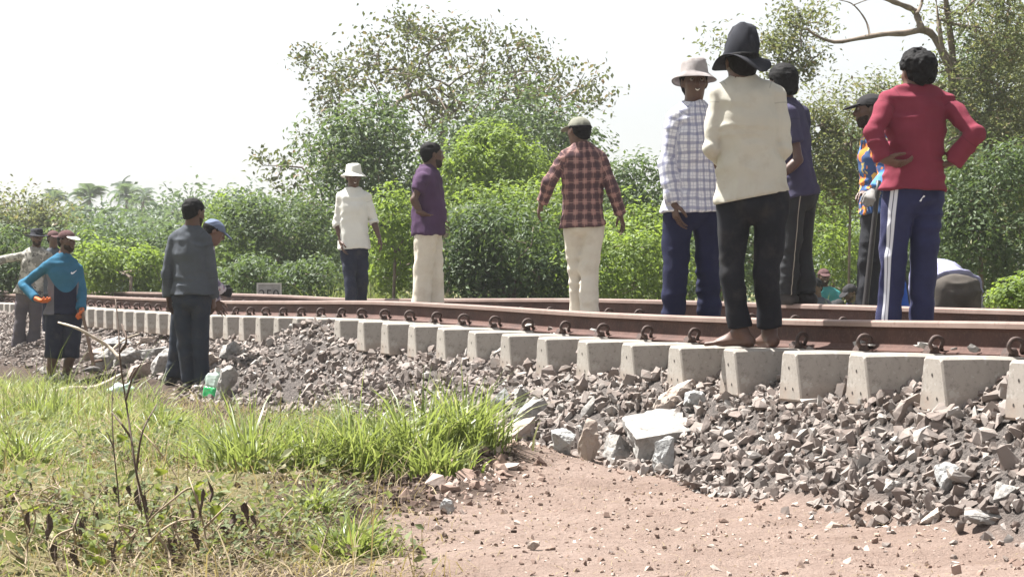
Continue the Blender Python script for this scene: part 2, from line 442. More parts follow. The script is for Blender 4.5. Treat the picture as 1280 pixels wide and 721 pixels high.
for i in range(-3, 62):
    s = i * SP + float(rng.normal(0, .008))
    zn = float(z_near(s)) - RAIL_H - .004; zf = float(z_far(s)) - RAIL_H - .004
    a = trk(s, U_NEAR); b = trk(s, U_FAR)
    X = Vector((b[0] - a[0], b[1] - a[1], zf - zn)).normalized()
    Yv = Vector((TV[0], TV[1], 0)).lerp(Vector((0, 0, 1)), rng.normal(0, .004)).normalized(); Z = X.cross(Yv) * -1
    Z = Yv.cross(X) if Yv.cross(X).z > 0 else X.cross(Yv)
    Yv = Z.cross(X)
    o = add("concrete_sleeper", SL_ME)
    o.matrix_world = Matrix(((X.x, Yv.x, Z.x, a[0]), (X.y, Yv.y, Z.y, a[1]), (X.z, Yv.z, Z.z, zn), (0, 0, 0, 1)))
    k = i - BARE
    if k == 0: lab = "grey concrete sleeper whose end the barefoot person stands on"
    elif k < 0: lab = f"grey concrete sleeper, {ordinal(-k)} to the right of the one under the bare feet"
    else: lab = f"grey concrete sleeper, {ordinal(k)} to the left of the one under the bare feet"
    tag(o, lab, "sleeper", "concrete sleepers under the rails")
    if i < 58:
        for x0, sg in ((-.082, 1), (.082, -1), (1.745 - .082, 1), (1.745 + .082, -1)):
            if i > 34 and sg < 0: continue
            for nm, dct in (("rail_clip", CLIP), ("clip_shoulder", SHOULD)):
                c = add(nm, dct[sg], o, (x0 + float(rng.normal(0, .002)), float(rng.normal(0, .004)), .001 - (.006 if sg < 0 else -.006) * (1 if x0 < .5 else -1)))
                if nm == "rail_clip": c.rotation_euler = (0, 0, float(rng.normal(0, .12)))
# ------------------------------------------------------------------ ballast
def subdiv(V, T, times):
    for _ in range(times):
        E = np.sort(np.concatenate([T[:, [0, 1]], T[:, [1, 2]], T[:, [2, 0]]]), 1)
        U, inv = np.unique(E, axis=0, return_inverse=True); inv = inv.ravel()
        mid = (V[U[:, 0]] + V[U[:, 1]]) / 2; n = len(V); k = len(T)
        a, b, c = n + inv[:k], n + inv[k:2 * k], n + inv[2 * k:]
        T = np.concatenate([np.stack([T[:, 0], a, c], 1), np.stack([T[:, 1], b, a], 1), np.stack([T[:, 2], c, b], 1), np.stack([a, b, c], 1)])
        V = np.concatenate([V, mid])
    return V, T
VAR = []
for k in range(24):
    n = 9 + k % 3
    P = rng.normal(size=(n, 3)); P /= np.linalg.norm(P, axis=1)[:, None]
    P *= rng.uniform(.75, 1.0, (n, 1)); P *= np.array([1.0, rng.uniform(.68, .95), rng.uniform(.5, .82)])
    VAR.append(hull(P))
def stones(name, pos, size, tilt=1.0, mat=None):
    n = len(pos); v = rng.integers(0, len(VAR), n); Rm = rotmats(n, tilt=tilt); b = MB(); r = rng.random(n)
    for k, (V, T) in enumerate(VAR):
        ii = np.nonzero(v == k)[0]
        if not len(ii): continue
        W = np.einsum('nij,vj->nvi', Rm[ii], V) * size[ii][:, None, None] + pos[ii][:, None, :]
        F = (T[None] + (np.arange(len(ii)) * len(V))[:, None, None]).reshape(-1, 3)
        b.add(W.reshape(-1, 3), [F], rnd=np.repeat(r[ii], len(V)))
    return b.mesh(name, mat or M['stone'])
def scatter_su(n, s0, s1, u0, u1):
    s = rng.uniform(s0, s1, n); u = rng.uniform(u0, u1, n)
    p = P0 + np.outer(s, TV) + np.outer(u, NV); return s, u, p[:, 0], p[:, 1]
PS = []; RS = []
def toe(s): return .50 + .22 * sstep(2, 5, s) + .35 * np.exp(-((s - 10.6) / .95) ** 2) + .35 * sstep(13, 17, s) + .3 * sstep(22, 28, s)
# slope below the sleeper ends
s, u, x, y = scatter_su(52000, -2.2, 31, -.5, 1.5)
w = toe(s); e = .10 * noise2(s * 1.3, u * 0 + 2.0) + .06 * noise2(s * 4, u * 0)
keep = (u < w + .06 + e) & (rng.random(len(s)) < np.where(s < 8, 1.0, .72)) & ~((s > 14.4) & (s < 22) & (u > .25) & (rng.random(len(s)) < .65))
s, u, x, y = s[keep], u[keep], x[keep], y[keep]
r = rng.lognormal(math.log(.029), .36, len(s)).clip(.013, .07) * np.where(s > 9, .95, 1)
z = ground_z(x, y) + r * rng.uniform(-.3, 1.3, len(s)) * .6
PS.append(np.stack([x, y, z], 1)); RS.append(r)
nslope = len(r)
# strays on the path beyond the toe
s, u, x, y = scatter_su(2600, -2, 12, .3, 1.4); t = u - toe(s)
keep = (t > 0) & (rng.random(len(s)) < np.exp(-t / .13)); x, y = x[keep], y[keep]
r = rng.lognormal(math.log(.022), .4, len(x)).clip(.008, .05); PS.append(np.stack([x, y, ground_z(x, y) + r * .15], 1)); RS.append(r)
# between the sleepers and on the far shoulder
s, u, x, y = scatter_su(11500, -2.5, 34, -3.6, -.35)
r = rng.lognormal(math.log(.032), .3, len(x)).clip(.016, .06)
ph = np.abs(((s / SP + .5) % 1) - .5) * SP
keep = (ph > .09) | (u < -2.8)
x, y, r = x[keep], y[keep], r[keep]; PS.append(np.stack([x, y, ground_z(x, y) + r * rng.uniform(-.1, .7, len(x))], 1)); RS.append(r)
# far end of the slope, smaller count
s, u, x, y = scatter_su(4200, 31, 52, -.5, 2.0)
r = rng.lognormal(math.log(.036), .3, len(x)).clip(.016, .07); PS.append(np.stack([x, y, ground_z(x, y) + r * .3], 1)); RS.append(r)
PS = np.concatenate(PS); RS = np.concatenate(RS)
px = 640 + PS[:, 0] * FPX / PS[:, 1]
score = RS / PS[:, 1] * (px > -10) * (px < 1290); score[nslope:] = 0
_z = PS[:, 2] - ground_z(PS[:, 0], PS[:, 1]); score = score * (_z > RS * .12)
_s, _u = to_su(PS[:, 0], PS[:, 1]); score = score * (_u > .02)
big = np.argsort(-score)[:260]; rest = np.ones(len(RS), bool); rest[big] = False
o = add("ballast", stones("ballast", PS[rest], RS[rest])); tag(o, "grey and brown crushed stone ballast spilling down from under the sleepers", "ballast", kind="stuff")
SME = []
for k, (V, T) in enumerate(VAR):
    V, T = subdiv(V, T, 2); nn_ = V / np.linalg.norm(V, axis=1)[:, None]; V = V + nn_ * (.05 * noise3(V * 2.6 + k) + .035 * noise3(V * 7 + k))[:, None]
    SME.append(mesh("ballast_stone", V, [T], M['stone'], False, {"rnd": np.full(len(V), rng.random())}))
Rm = rotmats(len(big))
for q, i in enumerate(big):
    o = add("ballast_stone", SME[int(rng.integers(0, 24))], None)
    o.matrix_world = Matrix.Translation(PS[i]) @ Matrix(Rm[q].tolist()).to_4x4() @ Matrix.Scale(float(RS[i]), 4)
    tag(o, "palm sized broken ballast stone lying on the slope below the sleepers", "stone", "larger loose stones on the ballast slope")

# ------------------------------------------------------------------ quarry rocks
def rock(px, base, w, h, mat, label, dep=.8, roll=0.0, yaw=None, seed=0, tip=0.0, sink=.12, group="big quarry rocks below the track", tx=0.0):
    r = np.random.default_rng(100 + seed)
    g = pix_ground(px, base); sc = FPX / g[1]; W, H = w / sc, h / sc
    n = 13; P = r.uniform(-1, 1, (n, 3)); P = P / (np.abs(P) ** 3.2).sum(1)[:, None] ** (1 / 3.2) * r.uniform(.78, 1, (n, 1)); P[:, 0] += .28 * P[:, 2] * r.uniform(-1, 1); P[:, 2] += .25 * P[:, 0] * r.uniform(-1, 1); P /= np.abs(P).max(0)
    P[:, 0] *= 1 - tip * (P[:, 2] + 1) / 2; P[:, 1] *= 1 - tip * .6 * (P[:, 2] + 1) / 2
    if tx > .3: P = np.array([(x + r.uniform(-.28, .2) , y + r.uniform(-.2, .2), z * (1 + r.uniform(-.15, .1)) + .12 * x) for x in (-.85, 0, .85) for y in (-.85, .85) for z in (-.9, .8)]); P /= np.abs(P).max(0)
    V, T = hull(P); V, T = subdiv(V, T, 3)
    V = V * np.array([W / 2, W / 2 * dep, H / 2 * (1 + sink)])
    nn = V / (np.linalg.norm(V, axis=1)[:, None] + 1e-9)
    V = V + nn * (.045 * noise3(V / W * 5 + seed) + .03 * noise3(V / W * 13 + seed))[:, None] * W
    if tx: V = V @ np.array(Matrix.Rotation(tx, 3, 'X')).T
    if roll: V = V @ np.array(Matrix.Rotation(roll, 3, 'Y')).T
    V = V @ np.array(Matrix.Rotation(r.uniform(-.4, .4) if yaw is None else yaw, 3, 'Z')).T
    o = add("quarry_rock", mesh("quarry_rock", V, [T], M[mat], False), None, (g[0], g[1] + W * dep * .3, g[2] + H / 2 * (1 - sink)))
    tag(o, label, "rock", group); return o
RK = [
 (830, 560, 88, 36, 'rock_pale', "large pale slab of rock with a flat top, lying below the sleepers", .95, -.12, .25, 1, .0, .32),
 (832, 593, 34, 46, 'rock_grey', "upright grey block of rock in front of the large pale slab", .8, .06, .1, 2, .15),
 (779, 577, 50, 34, 'rock_pale', "lumpy pale rock to the left of the upright grey block", .8, .1, 0, 3, .1),
 (737, 580, 38, 58, 'rock_brown', "pointed brown grey rock standing like a tooth on the path edge", .7, -.08, .3, 4, .6),
 (706, 572, 36, 36, 'rock_grey', "squat grey rock leaning against the pointed tooth of rock", .8, 0, 0, 5, .1),
 (668, 524, 56, 28, 'rock_pale', "long pale rock beyond the grass clump, sloping to the left", .7, -.25, 0, 6, .2),
 (626, 518, 32, 32, 'rock_grey', "blue grey angular rock at the edge of the tall grass", .8, .1, .2, 7, .2),
 (652, 508, 30, 26, 'rock_pale', "small pale rock behind the long sloping one", .8, 0, .2, 8, .2),
 (646, 552, 62, 30, 'rock_brown', "flat brown rock half sunk beside the grass", .8, -.2, .1, 9, .1),
 (845, 500, 66, 20, 'rock_brown', "thin brown slab tilted up against a sleeper end", .6, -.42, .1, 10, .1),
 (832, 522, 38, 26, 'rock_brown', "brown wedge of rock under the tilted slab", .7, -.2, 0, 11, .3),
 (870, 512, 34, 26, 'rock_grey', "dark grey rock to the right of the tilted slab", .8, 0, 0, 12, .2),
 (1186, 620, 34, 34, 'rock_grey', "bluish rock among the ballast at the right of the slope", .8, .1, .4, 13, .1),
 (1232, 668, 56, 20, 'rock_pale', "long flat pale rock at the foot of the ballast on the right", .6, 0, .1, 14, .0),
 (1165, 662, 36, 20, 'rock_brown', "flat brown rock at the foot of the ballast slope", .7, 0, .2, 15, .0),
 (1258, 640, 40, 30, 'rock_pale', "pale angular rock near the right edge of the slope", .8, .2, .5, 16, .2),
 (1120, 618, 34, 22, 'rock_pale', "small pale rock in the middle of the ballast slope", .8, .2, .3, 17, .2),
 (735, 520, 20, 30, 'rock_pale', "narrow pale rock standing in the ballast under the sleepers", .7, .1, .2, 18, .3),
 (283, 490, 28, 42, 'rock_pale', "upright striped rock beside the green container", .7, .12, .2, 19, .15),
 (288, 452, 30, 26, 'rock_pale', "white faced rock on the slope behind the green container", .8, .3, .4, 20, .2),
 (262, 462, 26, 20, 'rock_brown', "brown rock on the slope just behind the green container", .8, .1, 0, 32, .2),
 (130, 462, 36, 28, 'rock_pale', "pale boulder behind the tool handle of the man in blue", .8, 0, .2, 21, .3),
 (158, 458, 46, 24, 'rock_pale', "rounded pale boulder left of the man in dark grey", .8, -.1, 0, 22, .2),
 (190, 452, 56, 20, 'rock_pale', "long pale boulder directly under the overhanging sleepers", .8, -.15, .1, 23, .1),
 (206, 474, 44, 34, 'rock_pale', "big striped boulder beside the legs of the man in dark grey", .8, .05, .2, 24, .2),
 (172, 480, 34, 26, 'rock_brown', "brown boulder in front of the rounded pale one", .8, .1, .3, 25, .2),
 (116, 448, 34, 18, 'rock_brown', "flat brown boulder in the shade of the sleepers", .8, .1, .2, 26, .1),
 (145, 436, 40, 16, 'rock_grey', "grey slab in the hollow beneath the sleepers", .8, 0, .1, 27, .1),
 (182, 434, 28, 14, 'rock_brown', "small brown block in the hollow beneath the sleepers", .8, 0, .1, 28, .1),
 (228, 480, 24, 22, 'rock_pale', "small pale boulder behind the dark grey trousers", .8, 0, .2, 29, .2),
 (560, 640, 30, 22, 'rock_grey', "dark stone sitting in the dug soil by the path", .8, .1, .4, 30, .3),
 (668, 690, 20, 12, 'rock_brown', "small dark stone on the bare path near the camera", .8, .1, .4, 31, .3),
]
for a in RK: rock(*a[:11], tx=a[11] if len(a) > 11 else .12)
for i, (px_, s_) in enumerate(((1218, None), (1192, None), (1074, None), (1158, None), (1148, None), (742, None), (662, None), (1090, None))):
    s_ = s_of_px(px_, -.42); z_ = float(z_near(s_)) - RAIL_H + .022; p_ = trk(s_, -.42); sc_ = FPX / p_[1]
    W = (20, 12, 20, 26, 16, 14, 16, 14)[i] / sc_
    V, T = VAR[i + 3]; V, T = subdiv(V, T, 1)
    o = add("ballast_stone", mesh("ballast_stone", V * W / 2 * np.array([1, .8, (1.4, .8, 1, 1.1, .8, .9, .8, .7)[i]]), [T], M['rock_pale'], False), None, (p_[0], p_[1], z_ + W * .22))
    tag(o, ("pale angular stone perched on the foot of the near rail", "little pale stone lying on the foot of the near rail", "grey stone by the clip in the shade of the crimson shirted man", "biggest of the stones lodged against a rail clip", "small stone beside the biggest lodged stone", "stone lying on the rail foot under the plaid shirted man", "pale stone on the rail foot between two clips, left of the plaid man", "small dark stone beside the shaded clip")[i], "stone")

# crumbs, chips and straw on the bare path
n = 26000
x = rng.uniform(-1.6, 3.0, n); y = rng.uniform(6.6, 12.8, n); s, u = to_su(x, y)
clod = np.exp(-(((x + .42) / .55) ** 2 + ((y - 10.8) / 1.5) ** 2) ** 2)
keep = (u > toe(s) + .02) & (rng.random(n) < .28 + .72 * clod); x, y, clod = x[keep], y[keep], clod[keep]
r = rng.lognormal(math.log(.007), .6, len(x)).clip(.003, .045) * (1 + 1.5 * clod)
def clod_mat():
    k = NT("earth clod"); r = k.attr("rnd"); c = k.mix(k.ramp(r, 0, .6), (.12, .082, .066), (.26, .188, .155)); c = k.mix(k.ramp(r, .6, .8), c, (.40, .33, .29))
    k.bump(k.noise(k.coord(), 60, 3), .5, .004); return k.base(c, .95, .15)
M['clod'] = clod_mat()
clod2 = np.exp(-(((x - EDGE(y) + .02) / .26) ** 2)) * sstep(6.8, 8.2, y) * sstep(13, 12, y); hp_ = (rng.random(len(x)) < clod2 * 1.1); xs_, ys_, rs_ = x[hp_], y[hp_], np.minimum(r[hp_], .026 + .012 * rng.random(hp_.sum())); x, y, r = x[~hp_], y[~hp_], r[~hp_]
M['dark_clod'] = mat_simple("freshly dug dark earth", (.088, .064, .052), .97, .5, 30, .6, 90, .1)
o = add("soil_clods", stones("soil_clods", np.stack([xs_, ys_, ground_z(xs_, ys_) + rs_ * .25], 1), rs_ * 1.05, 1.0, M['dark_clod'])); tag(o, "dark clods of freshly dug earth heaped at the edge of the grass", "earth clods", kind="stuff")
o = add("soil_crumbs", stones("soil_crumbs", np.stack([x, y, ground_z(x, y) + r * .1], 1), r, .5, M['clod'])); tag(o, "crumbs and clods of brown earth strewn over the path", "soil crumbs", kind="stuff")

# ------------------------------------------------------------------ grass and straw
def blades(name, x, y, z, h, w, lean, mat, az=None, curve=1.0):
    n = len(x); az = rng.uniform(0, 2 * np.pi, n) if az is None else az
    dx, dy = np.cos(az), np.sin(az); wx, wy = -dy, dx
    face = rng.uniform(-1, 1, n); wx, wy = np.cos(az + 1.57 + face), np.sin(az + 1.57 + face)
    T = np.array([0, .4, .75, 1.0]); wd = np.array([1, .85, .5, 0])
    V = []
    for t, k in zip(T, wd):
        off = lean * h * (t ** 2) * curve; zz = h * t * (1 - .35 * np.minimum(lean, 1.5) * t)
        cx, cy, cz = x + dx * off, y + dy * off, z + zz
        if k > 0:
            V.append(np.stack([cx - wx * w * k / 2, cy - wy * w * k / 2, cz], 1)); V.append(np.stack([cx + wx * w * k / 2, cy + wy * w * k / 2, cz], 1))
        else: V.append(np.stack([cx, cy, cz], 1))
    V = np.stack(V, 1).reshape(-1, 3); b = (np.arange(n) * 7)[:, None]
    Q = np.concatenate([b + np.array([0, 1, 3, 2]), b + np.array([2, 3, 5, 4])]); Tt = b + np.array([4, 5, 6])
    return mesh(name, V, [Q, Tt], mat, True, {"rnd": np.repeat(rng.random(n), 7)})
M['grass'] = mat_leaf("green grass", (.095, .130, .036), (.26, .31, .12), (.42, .38, .22), .42, .42)
M['straw'] = mat_leaf("dry straw", (.20, .155, .085), (.36, .29, .17), (.13, .085, .05), .25, .7)
M['tallgrass'] = mat_leaf("tall field grass", (.10, .145, .035), (.23, .27, .10), (.36, .32, .16), .45, .6)
def clumps(cx, cy, per, rad):
    n = len(cx); k = rng.poisson(per, n); i = np.repeat(np.arange(n), k)
    return cx[i] + rng.normal(0, rad, len(i)), cy[i] + rng.normal(0, rad, len(i)), i
# low green grass on the near left
n = 5200
cx = rng.uniform(-5.6, .1, n); cy = rng.uniform(6.4, 22.5, n); s, u = to_su(cx, cy)
pxx = 640 + cx * FPX / cy; pyy = YH + .97 * FPX / cy
edge = EDGE(cy) + .02 + .18 * noise2(cx * 1.5, cy * 1.5); 
dens = sstep(edge, edge - .35, cx) * (.40 + .6 * sstep(-.25, .25, noise2(cx * .9, cy * .9, 5)))
dens = dens * np.where((pyy > 556) & (pyy < 640), .55 + .25 * (pxx < 60) + .35 * (pxx > 230) * (pyy < 600), 1.0)
dens = dens * np.where(pyy > 640, .72, 1.0) * (.10 + .80 * sstep(-.18, .3, noise2(cx * 2.3, cy * 1.5, 15)))
dens = dens * np.where((pxx > 235) & (pxx < 420) & (pyy < 525), .12, 1.0) * np.where((pxx > 420) & (pyy > 590), .22, 1)
dens = dens * np.where((pxx < 235) & (pyy < 492) & (pxx > 100), .15, 1)
keep = (rng.random(n) < dens) & (u > toe(s) + .18) & (cx > -.26 * cy - .3); cx, cy = cx[keep], cy[keep]
bx, by, ii = clumps(cx, cy, 15, .085)
ht = (rng.lognormal(0, .38, len(cx)) * (1 + .5 * noise2(cx * 1.1, cy * 1.1, 21)))[ii]
h = ht * rng.uniform(.07, .21, len(bx)) * (1 - .25 * sstep(10, 8, by)); bz = ground_z(bx, by)
o = add("grass", blades("grass", bx, by, bz - .01, h, rng.uniform(.004, .009, len(bx)), rng.uniform(.2, 1.1, len(bx)), M['grass'])); tag(o, "bright green grass growing over the near left ground", "grass", kind="stuff")
# tall tufts (things)
TUFT = [(585, 560, 95, 90, "tallest fresh green grass tuft beside the blue grey rock"), (520, 572, 100, 105, "broad green grass tuft in front of the ballast heap"), (448, 585, 110, 105, "green grass tuft in the middle of the grass bank"), (385, 595, 90, 80, "low green grass tuft behind the dry weeds"),
        (310, 600, 100, 105, "bright green grass tuft with one blade standing up high"), (545, 590, 80, 55, "short grass tuft hanging over the dug soil"), (250, 585, 70, 50, "grass tuft to the right of the tall dark stem"), (60, 520, 110, 42, "grass tuft in front of the shorts of the man in blue"), (30, 590, 90, 60, "grass tuft by the left edge of the grass bank"), (205, 545, 60, 40, "small grass tuft before the shoes of the man in dark grey"), (440, 690, 90, 60, "mixed green grass tuft at the bottom of the bank by the path"), (390, 650, 80, 45, "small weedy grass tuft above the lowest one")]
for k, (px_, py_, w_, h_, lab) in enumerate(TUFT):
    g = pix_ground(px_, py_); sc = FPX / g[1]; nb = int(150 + w_ * 1.6)
    tx = g[0] + rng.normal(0, w_ / sc * .26, nb); ty = g[1] + rng.normal(0, w_ / sc * .3, nb); r_ = np.hypot(tx - g[0], ty - g[1]) / (w_ / sc * .5)
    hh = h_ / sc * rng.uniform(.45, 1.35, nb) * np.clip(1.1 - .35 * r_, .3, 1.1)
    az = np.arctan2(ty - g[1], tx - g[0]) + rng.normal(0, .8, nb)
    me_ = blades("grass_tuft", tx - g[0], ty - g[1], ground_z(tx, ty) - g[2] - .01, hh, rng.uniform(.007, .018, nb), rng.uniform(.1, 1.2, nb), M['grass'], az)
    o = add("grass_tuft", me_, None, tuple(g)); tag(o, lab, "grass tuft", "grass tufts on the bank")
# dry straw and litter
n = 44000
cx = rng.uniform(-4.5, .5, n); cy = 6.4 + 12.6 * rng.random(n) ** 1.5; s, u = to_su(cx, cy)
keep = (rng.random(n) < (.55 + .45 * noise2(cx * 1.3, cy * 1.3, 9)) * sstep(.4, -.3, cx - EDGE(cy))) & (u > toe(s) + .1) & (cx > -.26 * cy - .3); cx, cy = cx[keep], cy[keep]
n = len(cx); bx = cx; by = cy; h = rng.lognormal(math.log(.14), .5, n).clip(.04, .5)
o = add("dry_straw", blades("dry_straw", bx, by, ground_z(bx, by), h * rng.uniform(.15, .9, n), rng.uniform(.002, .0065, n), rng.uniform(.5, 3.2, n), M['straw'])); tag(o, "tangled dry straw and dead stalks lying among the grass", "straw", kind="stuff")
n = 1900
x = rng.uniform(-1.0, 2.8, n); y = rng.uniform(6.8, 12, n); s, u = to_su(x, y); keep = (u > toe(s) + .05); x, y = x[keep], y[keep]; n = len(x)
o = add("straw_bits", blades("straw_bits", x, y, ground_z(x, y) + .004, rng.uniform(.02, .09, n) * .25, rng.uniform(.002, .004, n), rng.uniform(2, 6, n), M['straw'])); tag(o, "short straws scattered on the bare path", "straw", kind="stuff")
# creeping small leaved weeds and leaf litter between the grass
n = 70000
cx = rng.uniform(-3.6, .3, n); cy = 6.5 + 7.5 * rng.random(n) ** 1.3; s, u = to_su(cx, cy); q = noise2(cx * 1.6, cy * 1.2, 31)
keep = (rng.random(n) < sstep(-.25, .45, q) * sstep(.15, -.35, cx - EDGE(cy))) & (u > toe(s) + .3) & (cx > -.26 * cy - .3); cx, cy = cx[keep], cy[keep]
def low_leaves(name, cx, cy, hmax, size, mat, asp, label, cat):
    P = np.stack([cx, cy, ground_z(cx, cy) + rng.random(len(cx)) ** 1.6 * hmax + .006], 1)
    V, Q, r = leafcards(P, size, rng.random(len(P)), .7, asp)
    o = add(name, mesh(name, V, [Q], M[mat], False, {"rnd": r})); tag(o, label, cat, kind="stuff")
M['herb'] = mat_leaf("low herb leaf", (.080, .105, .042), (.21, .24, .115), (.34, .31, .2), .32, .8)
M['litter'] = mat_leaf("leaf litter", (.13, .095, .06), (.30, .24, .165), (.07, .045, .035), .15, .8)
LOWP = (cx, cy)
# tall grass beyond the track
n = 1300
s = rng.uniform(-3, 60, n); u = rng.uniform(-10, -4.3, n); p = P0 + np.outer(s, TV) + np.outer(u, NV); cx, cy = p[:, 0], p[:, 1]
pxx = 640 + cx * FPX / cy
hh = .45 + .75 * np.exp(-((pxx - 440) / 75) ** 2) + .15 * noise2(cx, cy)
bx, by, ii = clumps(cx, cy, 13, .12)
o = add("tall_grass", blades("tall_grass", bx, by, ground_z(bx, by) - .02, hh[ii] * rng.uniform(.5, 1.35, len(bx)), rng.uniform(.008, .018, len(bx)), rng.uniform(.1, .7, len(bx)), M['tallgrass'])); tag(o, "tall pale grass growing along the far side of the track", "grass", kind="stuff")

# ------------------------------------------------------------------ trees and bushes
def leafcards(P, size, rnd, up=.5, aspect=.5, droop=0.0, nrm=None):
    n = len(P); N = rng.normal(size=(n, 3)); N[:, 2] = np.abs(N[:, 2]) + up
    if nrm is not None: N = N * .55 + nrm * 1.1
    N /= np.linalg.norm(N, axis=1)[:, None]
    A = rng.normal(size=(n, 3)); A[:, 2] -= droop; A -= N * (A * N).sum(1)[:, None]; A /= np.linalg.norm(A, axis=1)[:, None] + 1e-9
    B = np.cross(N, A); L = (size * rng.uniform(.6, 1.35, n))[:, None]; W = L * aspect
    V = np.stack([P - A * L * .5, P + B * W * .5 + N * L * .07, P + A * L * .5 - N * L * .05, P - B * W * .5 + N * L * .07], 1).reshape(-1, 3)
    Q = (np.arange(n) * 4)[:, None] + np.array([0, 1, 2, 3])
    return V, Q, np.repeat(rnd, 4)
low_leaves('low_weeds', LOWP[0][::2], LOWP[1][::2], .19, .032, 'herb', .55, 'small leaved weeds creeping through the dry grass of the bank', 'weeds')
low_leaves('leaf_litter', LOWP[0][1::2], LOWP[1][1::2], .07, .036, 'litter', .42, 'dead leaves and chaff lying between the weeds of the bank', 'leaf litter')
def skeleton(root_pts, targets, step, wob):
    """joins every target to the nearest point of the growing tree; returns (node positions, parent index)"""
    N = [tuple(p) for p in root_pts]; PA = [-1] + list(range(len(root_pts) - 1))
    arr = np.array(N); c = arr[-1]
    for t in sorted(range(len(targets)), key=lambda i: np.linalg.norm(targets[i] - c)):
        T = targets[t]; d = np.linalg.norm(arr - T, axis=1) + .25 * np.maximum(0, arr[:, 2] - T[2]) + .12 * np.linalg.norm(arr - c, axis=1) * 0
        i = int(np.argmin(d)); a = arr[i]; L = np.linalg.norm(T - a); k = max(1, int(L / step)); prev = i; new = []
        for j in range(1, k + 1):
            f = j / k; q = a + (T - a) * f + np.array([0, 0, 1]) * wob * L * math.sin(math.pi * f) * .6 + (rng.normal(0, wob * step * .5, 3) if j < k else 0)
            new.append(q); PA.append(prev); prev = len(arr) + len(new) - 1
        arr = np.concatenate([arr, new])
    return arr, np.array(PA)
def wood_mesh(name, arr, PA, rtip, mat, rmax, expo=.5):
    n = len(arr); cnt = np.zeros(n); kids = [[] for _ in range(n)]
    for i, p in enumerate(PA):
        if p >= 0: kids[p].append(i)
    for i in range(n - 1, -1, -1):
        if not kids[i]: cnt[i] = 1
        if PA[i] >= 0: cnt[PA[i]] += cnt[i]
    rad = np.minimum(rtip * cnt ** expo, rmax); b = MB(); done = np.zeros(n, bool)
    starts = [0] + [k for i in range(n) for k in kids[i][0:] if k != max(kids[i], key=lambda q: cnt[q])]
    for st in starts:
        ch = [PA[st]] if PA[st] >= 0 else []; i = st
        while True:
            ch.append(i)
            if not kids[i]: break
            i = max(kids[i], key=lambda q: cnt[q])
        if len(ch) < 2: continue
        rr = rad[ch].copy()
        if PA[st] >= 0: rr[0] = rr[1]
        rr[-1] *= .6
        b.add(*tube(arr[ch], rr, 6 if rr.max() > .03 else 4, False))
    return b.mesh(name, mat, True)
M['bark'] = mat_simple("grey brown bark", (.17, .135, .105), .9, .35, 8, .5, 30)
M['bark_dark'] = mat_simple("dark bark", (.09, .07, .055), .9, .35, 8, .5, 30)
LM = {
 'tree': mat_leaf("broad tree leaf", (.042, .062, .024), (.125, .14, .062), (.30, .18, .10), .38),
 'bright': mat_leaf("bright creeper leaf", (.076, .134, .024), (.215, .285, .072), None, .5),
 'mid': mat_leaf("mid green leaf", (.032, .066, .023), (.112, .160, .062), (.22, .22, .11), .42),
 'dark': mat_leaf("dark green leaf", (.028, .060, .020), (.10, .15, .050), None, .35),
 'olive': mat_leaf("olive leaf", (.070, .088, .040), (.20, .22, .12), (.24, .16, .09), .42),
 'far': mat_leaf("haze pale leaf", (.050, .086, .056), (.135, .185, .112), None, .38),  # haze put into the leaf colour: paler, bluer green for the distance
}
